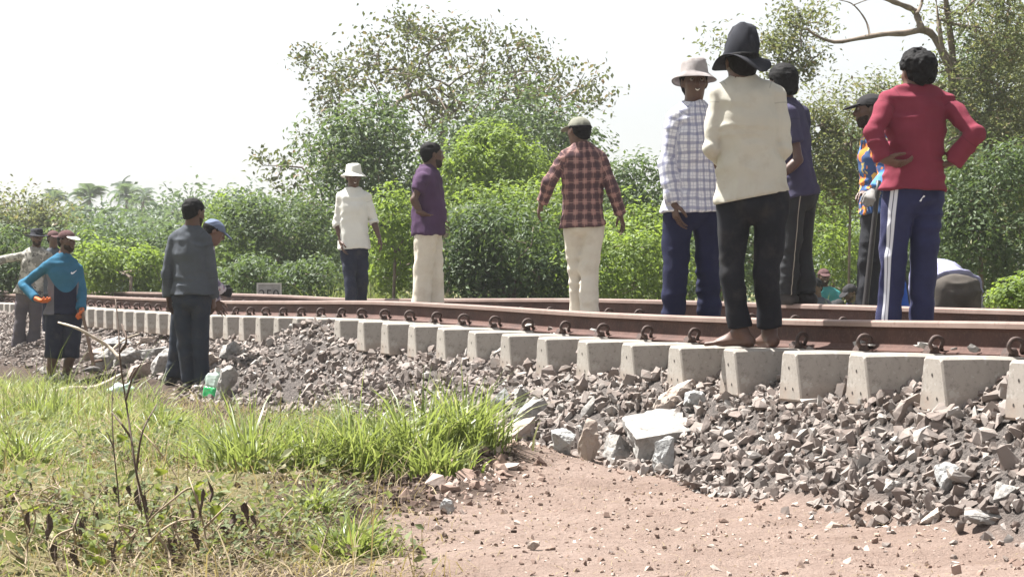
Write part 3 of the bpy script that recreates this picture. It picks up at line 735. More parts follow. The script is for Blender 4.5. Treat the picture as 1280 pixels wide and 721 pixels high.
def plant(kind, label, cat, d, blobs, leaf, lmat, ntarget=40, per=60,  crad=.3, trunk=None, shell=.55, bark='bark', rtip=.006, rmax=.14, group=None, aspect=.5, up=.5, droop=0.0, wob=.08, gap=0.0, wood=True, depth=1.0, expo=.5, lump=False):
    if lmat in ("bright", "mid", "dark") and d < 60: leaf *= 1.02; per = int(per * 1.25); ntarget = int(ntarget * .62); lump = True
    """blobs: (px, py, half width px, half height px [, depth offset m]) of the crown; trunk: pixel polyline from the ground up"""
    sc = FPX / d; T = []
    area = np.array([b[2] * b[3] for b in blobs], float); area /= area.sum()
    for b, a in zip(blobs, area):
        k = max(3, int(round(ntarget * a))); v = rng.normal(size=(k, 3)); v /= np.linalg.norm(v, axis=1)[:, None]
        v *= (rng.uniform(shell, 1, (k, 1))); c = at(b[0], b[1], d + (rng.uniform(-1.0, 1.0) if lump else 0)); c[1] += b[4] if len(b) > 4 else 0
        T.append(c + v * np.array([b[2] / sc, b[2] / sc * depth, b[3] / sc]))
    T = np.concatenate(T)
    gz = float(ground_z(np.array([at(blobs[0][0], YH, d)[0]]), np.array([d]))[0])
    if trunk is None: trunk = [(blobs[0][0], YH + 60), (blobs[0][0] + 4, blobs[0][1] + blobs[0][3] * .5)]
    R = np.array([at(p[0], p[1], d + (p[2] if len(p) > 2 else 0)) for p in trunk]); R[0, 2] = min(gz - .1, R[0, 2]) if R[0, 2] < gz + 1 else gz - .1
    R = spline(R, max(6, int(np.linalg.norm(R[-1] - R[0]) / .4))) if len(R) > 1 else R
    base = np.array([R[0, 0], R[0, 1], gz])
    root = bpy.data.objects.new(kind, None); COL.objects.link(root); root.location = base; tag(root, label, cat, group)
    R = R - base; T = T - base
    T = T[T[:, 2] > .05] if (T[:, 2] > .05).sum() > 3 else T
    if wood:
        arr, PA = skeleton(R, T, max(.18, crad * .7), wob)
        add("trunk" if cat in ("tree", "palm") else "stem", wood_mesh(kind + "_wood", arr, PA, rtip, M[bark], rmax, expo), root)
    n = rng.poisson(per, len(T)); i = np.repeat(np.arange(len(T)), n)
    cl = rng.uniform(.6, 1.25, len(T))
    P = T[i] + rng.normal(0, 1, (len(i), 3)) * (crad * cl[i])[:, None] * np.array([1, 1, .75])
    nrm = None
    if lump:
        v = rng.normal(size=(len(i), 3)); v[:, 2] = v[:, 2] * .9 + .25; v /= np.linalg.norm(v, axis=1)[:, None]
        R_ = crad * 1.75 * rng.uniform(.6, 1.45, len(T)); k_ = 1 + .28 * noise3(v * 2.2 + i[:, None] * .7)
        P = T[i] + v * (R_[i] * k_ * (1 - .22 * rng.random(len(i)) ** 2) + (rng.random(len(i)) < .12) * rng.exponential(.25, len(i)) * crad)[:, None] * np.array([1, 1, .8]); nrm = v
    if gap and not lump: 
        g = noise3(P * (1.0 / max(.25, crad)) + 11.0); P = P[g > -1 + gap]; 
    ok_ = P[:, 2] > .02; P = P[ok_]; nrm = nrm[ok_] if nrm is not None else None; i = i[ok_] if lump else i
    rc = rng.random(len(T)); rr = np.clip(.6 * rng.random(len(P)) + .4 * rc[i], 0, 1) if lump else rng.random(len(P))
    V, Q, r = leafcards(P, leaf, rr, up, aspect, droop, nrm)
    add("crown" if cat == "tree" else "foliage", mesh(kind + "_leaves", V, [Q], LM[lmat], False, {"rnd": r}), root)
    return root

# the big spreading tree in the middle
plant("spreading_tree", "tall spreading tree with thin open crown and reddish leaves against the sky", "tree", 55,
      [(555, 105, 130, 92), (430, 125, 72, 62), (680, 130, 82, 72), (540, 38, 80, 30), (640, 62, 60, 30), (420, 205, 50, 50), (735, 118, 30, 26), (385, 78, 32, 24), (610, 190, 95, 42), (480, 75, 50, 40)],
      .135, 'tree', 320, 42, .25, [(560, 372), (558, 280), (552, 200), (556, 150)], .35, 'bark', .013, .17, aspect=.55, up=.2, droop=.6, wob=.10, gap=.75, expo=.46)
plant("sparse_tree", "thin sparse tree with few hanging leaves left of the spreading tree", "tree", 52,
      [(352, 205, 40, 14), (330, 195, 22, 10), (372, 262, 34, 22), (345, 232, 30, 14), (390, 235, 22, 22)], .15, 'tree', 42, 11, .22, [(412, 372), (408, 300), (404, 250), (396, 225)], .3, 'bark', .010, .07, aspect=.55, up=.2, droop=.5)
plant("leafy_tree", "dense green tree just behind the man in the white hat", "tree", 46,
      [(455, 205, 62, 62), (430, 265, 48, 55), (500, 255, 48, 60), (465, 320, 60, 50), (470, 160, 36, 26)], .13, 'mid', 150, 95, .34, [(462, 372), (460, 250)], .5, gap=.62, rtip=.008)
plant("leafy_tree", "dull green tree behind the top of the creeper covered mound", "tree", 50,
      [(640, 165, 62, 42), (705, 190, 48, 44), (585, 185, 40, 40), (735, 230, 34, 50), (560, 240, 44, 52)], .14, 'mid', 130, 90, .36, [(640, 372), (640, 230)], .5, gap=.6, rtip=.008)
plant("creeper_mound", "rounded bright green mound of creeper to the right of the man in purple", "bush", 36,
      [(614, 212, 52, 50), (655, 232, 36, 40), (588, 238, 30, 42), (620, 255, 60, 30)], .085, 'bright', 190, 110, .17, [(616, 372), (616, 250)], .78, gap=.45, rtip=.005)
plant("broadleaf_bush", "large dark hearted bush directly right of the purple shirted man", "bush", 30,
      [(640, 320, 66, 62), (600, 310, 44, 60), (585, 352, 50, 34), (668, 365, 50, 34)], .085, 'mid', 170, 85, .19, None, .7, gap=.5)
plant("broadleaf_bush", "bright leafy bush between the purple and the plaid shirted men", "bush", 33,
      [(655, 268, 56, 24), (700, 300, 34, 50), (690, 345, 40, 44), (600, 262, 34, 20), (700, 262, 30, 22)], .085, 'bright', 130, 85, .19, None, .7, gap=.5)
plant("broadleaf_bush", "leafy creeper bush between the white hat and the purple shirt", "bush", 31,
      [(490, 290, 30, 40), (500, 335, 34, 36), (482, 262, 16, 22)], .08, 'bright', 70, 80, .17, None, .65, gap=.5)
plant("broadleaf_bush", "bright bush between the plaid man's arm and the blue checked shirt", "bush", 30,
      [(790, 290, 40, 36), (770, 335, 52, 40), (815, 345, 40, 36), (745, 355, 44, 26)], .08, 'bright', 130, 85, .18, None, .7, gap=.5)
plant("dark_bush", "taller dull bush behind the blue checked shirt", "bush", 40,
      [(800, 235, 34, 32), (780, 262, 34, 28), (825, 270, 34, 40)], .10, 'mid', 80, 80, .24, None, .6, gap=.55)
plant("dark_bush", "shaded bush seen between the legs of the barefoot person and neighbours", "bush", 34,
      [(900, 300, 60, 60), (860, 340, 50, 40), (950, 340, 60, 44), (900, 240, 50, 40)], .09, 'mid', 150, 70, .22, None, .6, gap=.5)
# left middle distance
plant("leafy_tree", "light green tree to the right of the two men standing by the rocks", "tree", 42,
      [(340, 285, 46, 34), (385, 290, 36, 44), (330, 330, 52, 30), (370, 345, 50, 26), (300, 270, 30, 22)], .10, 'mid', 150, 80, .24, [(350, 372), (348, 300)], .55, gap=.6, rtip=.006)
plant("leafy_tree", "yellow green tree just behind the head of the capped man in grey", "tree", 44,
      [(285, 285, 34, 34), (300, 320, 34, 34), (268, 330, 26, 26)], .10, 'bright', 90, 80, .24, None, .55, gap=.55, rtip=.006)
plant("broadleaf_bush", "bright low bush left of the dark grey shirt", "bush", 38,
      [(160, 335, 44, 24), (195, 345, 34, 22), (130, 345, 34, 20), (112, 330, 22, 28)], .09, 'bright', 110, 80, .2, None, .65, gap=.5)
plant("broadleaf_bush", "dull leafy bush behind the man in the blue shirt", "bush", 45,
      [(140, 312, 50, 22), (190, 318, 46, 22), (100, 318, 40, 30), (230, 320, 40, 30), (60, 330, 50, 30)], .11, 'mid', 130, 75, .26, None, .6, gap=.55)
plant("broadleaf_bush", "low green bush at the feet of the light green tree", "bush", 34,
      [(330, 352, 50, 18), (295, 350, 34, 20), (390, 348, 34, 18)], .08, 'mid', 80, 80, .17, None, .65, gap=.5)
plant("broadleaf_bush", "low bush at the far left behind the camouflage shirt", "bush", 40,
      [(10, 325, 40, 36), (-30, 320, 40, 44), (40, 345, 40, 20)], .09, 'mid', 90, 80, .2, None, .65, gap=.5)
plant("feathery_tree", "pale feathery tree at the far left edge of the treeline", "tree", 62,
      [(35, 275, 52, 30), (-15, 280, 46, 36), (75, 290, 30, 26), (20, 305, 60, 26)], .14, 'olive', 150, 60, .36, [(30, 372), (30, 300)], .45, gap=.6, rtip=.009)
# far treeline
for k, (px_, py_, w_, h_, d_, mt_, lab) in enumerate([
  (255, 262, 62, 26, 95, 'far', "rounded distant tree crown behind the dark grey man's head"),
  (205, 272, 44, 26, 100, 'far', "distant tree crown left of the dark grey man's head"),
  (315, 266, 48, 30, 88, 'far', "distant tree crown right of the blue grey cap"),
  (150, 282, 46, 22, 120, 'far', "hazy distant tree crown under the tallest palm"),
  (100, 285, 44, 22, 125, 'far', "hazy distant tree crown under the left palms"),
  (385, 290, 60, 30, 84, 'far', "distant tree crown left of the man in the white hat"),
  (170, 300, 22, 16, 75, 'far', "small round pale tree in the middle of the left treeline")]):
    s_ = w_ / 40
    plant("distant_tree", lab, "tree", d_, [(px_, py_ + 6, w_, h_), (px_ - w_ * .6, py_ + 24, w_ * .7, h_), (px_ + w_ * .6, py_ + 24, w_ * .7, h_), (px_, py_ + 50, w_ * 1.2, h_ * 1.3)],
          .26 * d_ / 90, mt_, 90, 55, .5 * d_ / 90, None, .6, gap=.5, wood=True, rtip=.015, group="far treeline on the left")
# right hand trees
plant("old_tree", "old tree with bare crooked limb reaching left above the red shirt", "tree", 34,
      [(1245, 60, 46, 50), (1215, 130, 44, 44), (1262, 150, 40, 50), (1175, 100, 28, 26), (1225, 210, 50, 50), (1270, 235, 36, 50), (1190, 190, 34, 34), (1250, 0, 50, 30), (1190, 22, 24, 14)],
      .078, 'olive', 300, 66, .21, [(1222, 378), (1214, 250), (1196, 130), (1180, 70), (1172, 20), (1168, -30)], .4, 'bark', .008, .10, aspect=.42, up=.3, droop=.3, gap=.6, expo=.42)
b_ = MB(); base_ = bpy.data.objects["old_tree"].location
for pl, ra in (([(1190, 90), (1170, 50), (1155, 38), (1130, 42), (1105, 43), (1075, 48), (1045, 53), (1022, 46), (1008, 36)], (.07, .016)), ([(1152, 38), (1146, 20), (1140, 12), (1118, 3), (1095, -6)], (.06, .035)), ([(1088, 48), (1082, 26), (1066, 6), (1048, 0)], (.02, .006)), ([(1066, 7), (1085, 0), (1105, -3)], (.010, .005)), ([(1146, 18), (1152, 4), (1154, -14)], (.03, .02)), ([(1206, 190), (1196, 110), (1186, 30), (1178, -30)], (.07, .04))):
    P = spline([at(x, y, 34 + .25 * math.sin(i * 1.3)) - np.array(base_) for i, (x, y) in enumerate(pl)], 22)
    b_.add(*tube(P, np.linspace(ra[0], ra[1], 22) * (1 + .12 * np.sin(np.arange(22) * 1.7)), 8))
add("limb", b_.mesh("limb", M['bark'], True), bpy.data.objects["old_tree"])
plant("airy_tree", "airy tree with leafy twigs above the barefoot person's hat", "tree", 36,
      [(985, 45, 34, 44), (965, 75, 26, 34), (1015, 18, 34, 18), (1005, 70, 20, 34), (895, 58, 14, 9), (915, 50, 20, 9)], .09, 'olive', 95, 34, .2, [(1000, 378), (1000, 260), (985, 140), (982, 80)], .4, 'bark', .006, .06, aspect=.42, up=.3, droop=.3, gap=.6)
plant("thorny_bush", "pale twiggy bush behind the man with the black cap", "bush", 32,
      [(1060, 150, 56, 40), (1035, 190, 48, 44), (1100, 130, 40, 30), (1040, 230, 50, 34), (1010, 150, 34, 40)], .07, 'olive', 190, 66, .19, None, .5, 'bark', .005, .02, aspect=.45, gap=.6)
plant("broadleaf_bush", "bright leafy bush between the navy shirt and the patterned shirt", "bush", 34,
      [(1040, 255, 34, 40), (1055, 300, 36, 34), (1030, 320, 34, 34), (1022, 280, 24, 34)], .07, 'bright', 110, 70, .15, None, .65, gap=.5)
plant("dark_bush", "shaded bush behind the two crouching men", "bush", 36,
      [(1050, 345, 60, 34), (1100, 330, 60, 44), (1005, 350, 44, 30)], .085, 'dark', 120, 80, .2, None, .6, gap=.5)
plant("leafy_tree", "dense olive green tree on the right behind the red sleeve", "tree", 30,
      [(1215, 235, 50, 44), (1250, 290, 48, 50), (1205, 300, 44, 50), (1265, 220, 34, 50), (1185, 260, 34, 44), (1230, 345, 60, 30)], .075, 'mid', 230, 70, .19, [(1228, 378), (1225, 280)], .55, gap=.55, rtip=.005)
plant("leafy_tree", "dense shaded tree directly behind the red shirt", "tree", 40,
      [(1150, 200, 50, 60), (1130, 270, 60, 60), (1170, 320, 60, 50), (1090, 220, 44, 50)], .09, 'mid', 150, 70, .26, None, .55, gap=.5, rtip=.006)
plant("leafy_tree", "tall olive tree filling the right edge of the treeline", "tree", 44,
      [(1290, 130, 50, 60), (1300, 220, 60, 60), (1320, 60, 60, 50), (1300, 300, 60, 50)], .10, 'olive', 150, 60, .3, None, .5, gap=.55, rtip=.007)
plant("leafy_tree", "dark full tree standing behind the bare limb at the upper right", "tree", 48,
      [(1245, 120, 56, 70), (1210, 190, 50, 60), (1275, 60, 50, 50), (1180, 230, 60, 60), (1285, 200, 60, 80), (1225, 60, 40, 44), (1120, 175, 50, 50), (1075, 215, 60, 60), (1160, 150, 40, 40)], .11, 'dark', 330, 100, .34, [(1240, 378), (1240, 200)], .5, gap=.5, rtip=.007)
plant("low_shrub", "sunlit low shrub at the right edge just beyond the far rail", "bush", 17.5,
      [(1272, 366, 26, 16), (1290, 358, 24, 22), (1246, 379, 14, 8)], .05, 'bright', 60, 50, .07, None, .6, gap=.4)
# the mass of wood behind everything
T = []
for k in range(150):
    px_ = -260 + 1800 * (k + rng.random()) / 150; d_ = rng.uniform(66, 84)
    top = np.interp(px_, [-300, 0, 250, 420, 480, 780, 830, 900, 1000, 1100, 1500], [300, 300, 296, 290, 250, 250, 275, 262, 232, 190, 150]) + rng.uniform(-6, 14)
    for py_ in np.arange(top, 372, 22): T.append(at(px_ + rng.normal(0, 8), py_ + rng.uniform(-6, 6), d_) + np.array([0, rng.normal(0, 1.5), 0]))
T = np.array(T); i = np.repeat(np.arange(len(T)), 60); P = T[i] + rng.normal(0, 1, (len(i), 3)) * np.array([.75, .7, .5])
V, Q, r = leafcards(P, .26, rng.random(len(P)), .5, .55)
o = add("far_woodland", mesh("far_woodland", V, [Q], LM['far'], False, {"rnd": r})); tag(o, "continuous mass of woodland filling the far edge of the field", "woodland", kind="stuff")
# palms
fr = MB(); n_ = 18
rach = np.stack([np.linspace(0, 1, n_), np.zeros(n_), .42 * np.sin(np.linspace(0, 2.3, n_)) - .25 * np.linspace(0, 1, n_) ** 3], 1)
fr.add(*tube(rach, np.linspace(.016, .004, n_), 4), rnd=.2)
for i in range(2, n_):
    L = .40 * math.sin(math.pi * (i / n_) ** .8) + .08
    for sg in (-1, 1):
        a = rach[i]; e = a + np.array([.55 * L, sg * L, -.30 * L]); w = np.array([.048, 0, .012])
        fr.add([a - w, a + w, e], [np.array([[0, 1, 2]])], rnd=.3 + .4 * (i % 3) / 2)
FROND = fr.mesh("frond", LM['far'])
for px_, top, d_, sz, lab in ((67, 252, 150, 1.1, "leftmost of the distant palms above the treeline"), (112, 250, 145, 1.4, "tallest distant palm with drooping fronds, second from the left"), (158, 244, 148, 1.3, "distant palm with one broad upright frond"), (178, 250, 152, 1.1, "rightmost of the distant palms, next to the upright frond"), (45, 262, 155, 1.0, "small distant palm half sunk in the treeline at the left"), (100, 268, 140, 1.1, "low distant palm below the tallest one")):
    c = at(px_, top, d_); gz = float(ground_z(c[:1], c[1:2])[0])
    root = bpy.data.objects.new("palm_tree", None); COL.objects.link(root); root.location = (c[0], c[1], gz); tag(root, lab, "palm", "palms in the far treeline")
    h = c[2] - gz
    add("trunk", mesh("palm_trunk", *tube([(0, 0, 0), (.15, 0, h * .5), (0, 0, h)], [.2, .14, .12], 7), M['bark'], True), root)
    nf = 15
    for k in range(nf):
        f = add("frond", FROND, root, (0, 0, h)); f.scale = (sz, sz, sz)
        f.rotation_euler = (0, -rng.uniform(-.9, .8) if px_ != 158 or k else -1.35, k * 2.4 + rng.normal(0, .2))
# ------------------------------------------------------------------ dry weeds in the foreground
M['drystem'] = mat_simple("dry weed stem", (.30, .235, .165), .85, .3, 15)
M['darkstem'] = mat_simple("dark weed stem", (.10, .072, .058), .85, .3, 15)
M['deadleaf'] = mat_simple("dead brown leaf", (.085, .058, .047), .8, .4, 30, .4)
M['weedleaf'] = mat_leaf("weed leaf", (.10, .15, .03), (.22, .25, .05), None, .4)
def weed(label, stems, dead=(), green=(), d=None, mat='drystem', r0=.004):
    """stems: list of pixel polylines; dead and green: (px, py, w, h) leaves"""
    p0 = stems[0][0]; g = pix_ground(*p0) if d is None else None
    base = g if g is not None else at(p0[0], p0[1], d); Y = base[1]
    root = bpy.data.objects.new("dry_weed", None); COL.objects.link(root); root.location = base; tag(root, label, "weed", "dry weeds in the foreground")
    for k, st in enumerate(stems):
        P = np.array([at(x, y, Y + .08 * math.sin(2.1 * i + k) * (i > 0)) for i, (x, y) in enumerate(st)]) - base
        P = spline(P, 16)
        if k == 0: P[0, 2] = -.03
        add("stem", mesh("weed_stem", *tube(P, np.linspace(r0, r0 * .45, 16), 5), M[mat], True), root)
    for lst, mt, nm in ((dead, 'deadleaf', "dead_leaf"), (green, 'weedleaf', "leaf")):
        for (x, y, w, h) in lst:
            c = at(x, y, Y + rng.uniform(-.05, .05)) - base; sc = FPX / Y; W, H = w / sc, h / sc
            nu, nv = 5, 8; V = []
            ph = rng.uniform(0, 6); w_c = rng.uniform(2.5, 5)
            for j in range(nv):
                t = j / (nv - 1); ww = W * (math.sin(math.pi * min(1, .08 + .92 * t) ** .9) * .9 + .1) * (1 + .3 * math.sin(w_c * 4 * t + ph) * (nm == "dead_leaf")) * (.75 if nm == "dead_leaf" else 1)
                for i in range(nu):
                    a = (i / (nu - 1) - .5) * 2
                    V.append((a * ww / 2 * math.cos(ph + t) + .15 * W * math.sin(5 * t + ph), a * ww / 2 * math.sin(ph + t) + W * .3 * (abs(a) if nm == "dead_leaf" else .3 * abs(a)) * math.cos(3 * t + ph), H * (.5 - t) + .1 * H * a * math.sin(4 * t) + (.06 * H * math.sin(w_c * 3 * t + 3 * a + ph) if nm == "dead_leaf" else 0)))
            I, J = np.meshgrid(np.arange(nv - 1), np.arange(nu - 1), indexing='ij'); I = I.ravel(); J = J.ravel()
            V = np.array(V); Vn = V + np.array([0, .002, .0])
            q = np.stack([I * nu + J, I * nu + J + 1, (I + 1) * nu + J + 1, (I + 1) * nu + J], 1)
            add(nm, mesh(nm, V, [q], M[mt], True, {"rnd": np.full(len(V), rng.random())}), root, tuple(c))
weed("tall dark bare stem rising above the grass with twigs to the upper left", [[(192, 700), (182, 640), (170, 590), (163, 540), (157, 500), (150, 450), (148, 410), (144, 372)], [(157, 500), (166, 470), (176, 455)], [(150, 440), (158, 425), (152, 405)], [(170, 590), (178, 540), (196, 505)], [(163, 545), (152, 530), (140, 515)]], [], [(198, 590, 20, 10), (150, 520, 12, 14)], None, 'darkstem', .005)
weed("dark stem standing close beside the tall one", [[(150, 690), (148, 620), (142, 560), (140, 500), (146, 460)], [(142, 560), (134, 540)]], [], [(150, 548, 16, 10)], None, 'darkstem', .0035)
weed("weed with a cluster of dark curled leaves near the middle of the bank", [[(262, 715), (255, 660), (244, 620), (236, 596)], [(250, 640), (240, 610), (215, 625), (180, 660), (165, 720)], [(255, 660), (275, 640), (290, 625)]], [(238, 640, 16, 34), (252, 632, 12, 40), (262, 612, 18, 30), (246, 672, 14, 30)], [(240, 612, 26, 14), (272, 640, 16, 18), (248, 606, 14, 10)], None, 'drystem', .005)
weed("long pale arched stem leading to the lower left of the bank", [[(160, 716), (176, 690), (196, 668), (220, 652), (246, 648)], [(196, 668), (210, 690), (214, 716)]], [(212, 690, 20, 40), (224, 706, 14, 30)], [], None, 'drystem', .0065)
weed("bent pale stalk lying over the dry grass at the left", [[(128, 645), (108, 632), (92, 626), (78, 612), (68, 600), (66, 592), (74, 584)]], [(100, 652, 12, 26)], [(52, 618, 24, 12), (62, 612, 12, 10), (85, 634, 14, 10)], None, 'drystem', .006)
weed("weed with hanging dark leaves at the lower left", [[(90, 716), (96, 690), (92, 660), (98, 640)], [(92, 660), (70, 670), (60, 690)]], [(97, 652, 13, 30), (94, 700, 16, 30), (70, 688, 10, 24), (140, 700, 14, 30)], [(118, 680, 18, 14), (112, 706, 20, 14)], None, 'drystem', .0045)
weed("weed with curled brown leaves right of the tall dark stem", [[(180, 690), (178, 660), (176, 630), (172, 606)], [(178, 660), (190, 640), (200, 620)]], [(174, 622, 14, 30), (182, 632, 12, 28), (164, 664, 14, 18), (166, 706, 12, 30)], [], None, 'darkstem', .0035)
weed("pale thin stalk slanting across the middle of the grass", [[(232, 612), (212, 582), (196, 560), (178, 540), (168, 530)]], [], [], None, 'drystem', .005)
weed("broken stalk with a yellow leaf under the grass tuft", [[(268, 700), (266, 670), (262, 640)], [(266, 668), (280, 650)]], [(290, 648, 14, 22), (300, 660, 16, 16), (283, 662, 14, 12)], [(246, 620, 22, 16)], None, 'drystem', .0045)
weed("low leafy weed at the very bottom left of the bank", [[(120, 720), (124, 700), (128, 680)], [(124, 700), (110, 690)]], [], [(130, 672, 16, 12), (116, 690, 18, 12), (126, 700, 18, 12), (196, 714, 24, 14), (108, 668, 14, 10)], None, 'drystem', .004)
weed("grey stalks with shrivelled leaves at the left edge", [[(30, 716), (34, 680), (28, 640), (14, 612)], [(34, 680), (44, 650), (40, 630)], [(30, 700), (14, 690), (6, 670)]], [(36, 650, 10, 24), (60, 660, 12, 34), (68, 690, 12, 30)], [(12, 618, 16, 10), (40, 636, 16, 8)], None, 'drystem', .004)
weed("thin straw coloured stalk leaning beside the dug soil", [[(398, 700), (410, 660), (424, 622)], [(410, 660), (400, 640)]], [], [(395, 690, 14, 18), (420, 668, 12, 16)], None, 'drystem', .004)
weed("slanting dry twig on the bank with forked tip", [[(330, 706), (345, 672), (352, 650), (366, 634)], [(345, 672), (330, 655)]], [(308, 640, 12, 26), (318, 652, 12, 18)], [(336, 690, 14, 10)], None, 'drystem', .004)

r_ = random.Random(5)
for k in range(26):
    x0, y0 = r_.uniform(-5, 330), r_.uniform(640, 724); h = r_.uniform(28, 75); lean = r_.uniform(-30, 30)
    st = [[(x0, y0), (x0 + lean * .3, y0 - h * .5), (x0 + lean, y0 - h)]]
    for q in range(r_.randint(1, 3)):
        f = r_.uniform(.3, .8); sx = x0 + lean * f * f; st.append([(sx, y0 - h * f), (sx + r_.uniform(-16, 16), y0 - h * f - r_.uniform(6, 18)), (sx + r_.uniform(-30, 30), y0 - h * f - r_.uniform(8, 26))])
    dead = [(x0 + lean * r_.random() + r_.uniform(-12, 12), y0 - h * r_.uniform(.2, .9), r_.uniform(5, 9), r_.uniform(9, 20)) for q in range(r_.randint(1, 4))]
    gr = [(x0 + lean * r_.random() + r_.uniform(-14, 14), y0 - h * r_.uniform(.2, .9), r_.uniform(8, 15), r_.uniform(6, 10)) for q in range(r_.randint(0, 3))]
    weed("small dry weed with shrivelled leaves among the grass at the lower left", st, dead, gr, None, 'drystem' if r_.random() < .7 else 'darkstem', r_.uniform(.0022, .004))

n = 900
cx = rng.uniform(-3.6, .2, n); cy = rng.uniform(6.6, 14, n); s, u = to_su(cx, cy); keep = (cx < EDGE(cy) + .1) & (u > toe(s) + .3) & (cx > -.26 * cy - .3) & (rng.random(n) < .4 + .6 * noise2(cx * 1.2, cy, 41)); cx, cy = cx[keep], cy[keep]; n = len(cx)
o = add("dead_stalks", blades("dead_stalks", cx, cy, ground_z(cx, cy), rng.lognormal(math.log(.22), .4, n).clip(.08, .5), rng.uniform(.004, .008, n), rng.uniform(.05, .8, n), M['straw'])); tag(o, "thin dead stalks standing up through the weeds of the bank", "dead stalks", kind="stuff")
cx, cy, ii = clumps(cx[::3], cy[::3], 9, .06); low_leaves('broad_weeds', cx, cy, .17, .062, 'herb', .6, 'broader leaved weeds scattered over the bank', 'weeds')
# ------------------------------------------------------------------ people: distance-field bodies and clothes
class Field:
    def __init__(s, lo, hi, h):
        s.h = h; s.lo = np.asarray(lo, float); s.n = np.maximum(4, np.ceil((np.asarray(hi) - s.lo) / h).astype(int) + 1)
        s.S = np.full(s.n, .2, np.float32)
    def block(s, lo, hi):
        a = np.clip(np.floor((lo - s.lo) / s.h).astype(int), 0, s.n - 1); b = np.clip(np.ceil((hi - s.lo) / s.h).astype(int) + 1, 1, s.n)
        ax = [s.lo[i] + s.h * np.arange(a[i], b[i]) for i in range(3)]
        return (slice(a[0], b[0]), slice(a[1], b[1]), slice(a[2], b[2])), np.stack(np.meshgrid(*ax, indexing='ij'), -1)
    def add(s, p, k=.02):
        m = k + 3 * s.h; sl, P = s.block(p.lo - m, p.hi + m)
        if 0 in P.shape: return
        d = p.ev(P); a = s.S[sl]; h = np.clip(.5 + .5 * (a - d) / k, 0, 1); s.S[sl] = a * (1 - h) + d * h - k * h * (1 - h)
    def sub(s, p, k=.01):
        m = k + 3 * s.h; sl, P = s.block(p.lo - m, p.hi + m)
        if 0 in P.shape: return
        d = -p.ev(P); a = s.S[sl]; h = np.clip(.5 - .5 * (a - d) / k, 0, 1); s.S[sl] = a * (1 - h) + d * h + k * h * (1 - h)
    def cut(s, pt, nrm):
        """drops everything on the side the normal points to"""
        ax = [s.lo[i] + s.h * np.arange(s.n[i]) for i in range(3)]
        d = (ax[0] - pt[0])[:, None, None] * nrm[0] + (ax[1] - pt[1])[None, :, None] * nrm[1] + (ax[2] - pt[2])[None, None, :] * nrm[2]
        s.S = np.maximum(s.S, d.astype(np.float32))
    def wrinkle(s, amp, freq, stretch=(1, 1, .6), ridge=True, seed=0.0):
        I = np.nonzero(np.abs(s.S) < amp * 3 + s.h * 2); P = s.lo + s.h * np.stack(I, -1)
        if not ridge: n = noise3(P * freq * np.array(stretch) + seed) + .45 * noise3(P * freq * 2.3 + seed + 9)
        else:
            Q = P + .05 * np.stack([noise3(P * 5 + seed), noise3(P * 5 + seed + 4), noise3(P * 5 + seed + 8)], -1)
            a = 1 - 2.4 * np.abs(noise3(Q * freq * np.array([1.15, 1.15, .5]) + seed)); b = 1 - 2.4 * np.abs(noise3(Q * freq * np.array([.55, .55, 1.7]) + seed + 5))
            m = np.clip(.5 + .8 * noise3(P * 4 + seed + 2), 0, 1); n = -(a * m + b * (1 - m)) + .25 * noise3(P * freq * 3 + seed)
        s.S[I] += (amp * n).astype(np.float32)
    def surface(s):
        S = s.S; S[0] = S[-1] = .2; S[:, 0] = S[:, -1] = .2; S[:, :, 0] = S[:, :, -1] = .2
        neg = S < 0; c = np.zeros(np.array(S.shape) - 1, np.int8); O = [(i, j, k) for i in (0, 1) for j in (0, 1) for k in (0, 1)]
        N = c.shape
        for i, j, k in O: c += neg[i:i + N[0], j:j + N[1], k:k + N[2]]
        A = np.nonzero((c > 0) & (c < 8)); idx = np.full(N, -1, np.int32); idx[A] = np.arange(len(A[0]))
        B = np.stack(A, -1); acc = np.zeros((len(B), 3)); cnt = np.zeros(len(B))
        val = {o: S[A[0] + o[0], A[1] + o[1], A[2] + o[2]] for o in O}
        for o in O:
            for ax in range(3):
                if o[ax]: continue
                q = list(o); q[ax] = 1; q = tuple(q); a, b = val[o], val[q]; m = (a < 0) != (b < 0)
                t = a[m] / (a[m] - b[m]); p = np.tile(np.array(o, float), (m.sum(), 1)); p[:, ax] = t
                acc[m] += p; cnt[m] += 1
        V = s.lo + s.h * (B + acc / cnt[:, None]); F = []
        for ax in range(3):
            u, v = [(1, 2), (2, 0), (0, 1)][ax]
            a = [slice(None)] * 3; b = [slice(None)] * 3; a[ax] = slice(0, -1); b[ax] = slice(1, None)
            x = np.nonzero(neg[tuple(a)] != neg[tuple(b)]); X = np.stack(x, -1); ok = (X[:, u] > 0) & (X[:, v] > 0) & (X[:, u] < N[u]) & (X[:, v] < N[v]) & (X[:, ax] < N[ax]); X = X[ok]
            def ix(du, dv):
                Y = X.copy(); Y[:, u] -= du; Y[:, v] -= dv; return idx[Y[:, 0], Y[:, 1], Y[:, 2]]
            q = np.stack([ix(1, 1), ix(0, 1), ix(0, 0), ix(1, 0)], 1); fl = ~neg[X[:, 0], X[:, 1], X[:, 2]]
            q[fl] = q[fl][:, ::-1]; F.append(q[(q >= 0).all(1)])
        return V, np.concatenate(F)
def unit(v): v = np.asarray(v, float); return v / (np.linalg.norm(v) + 1e-12)
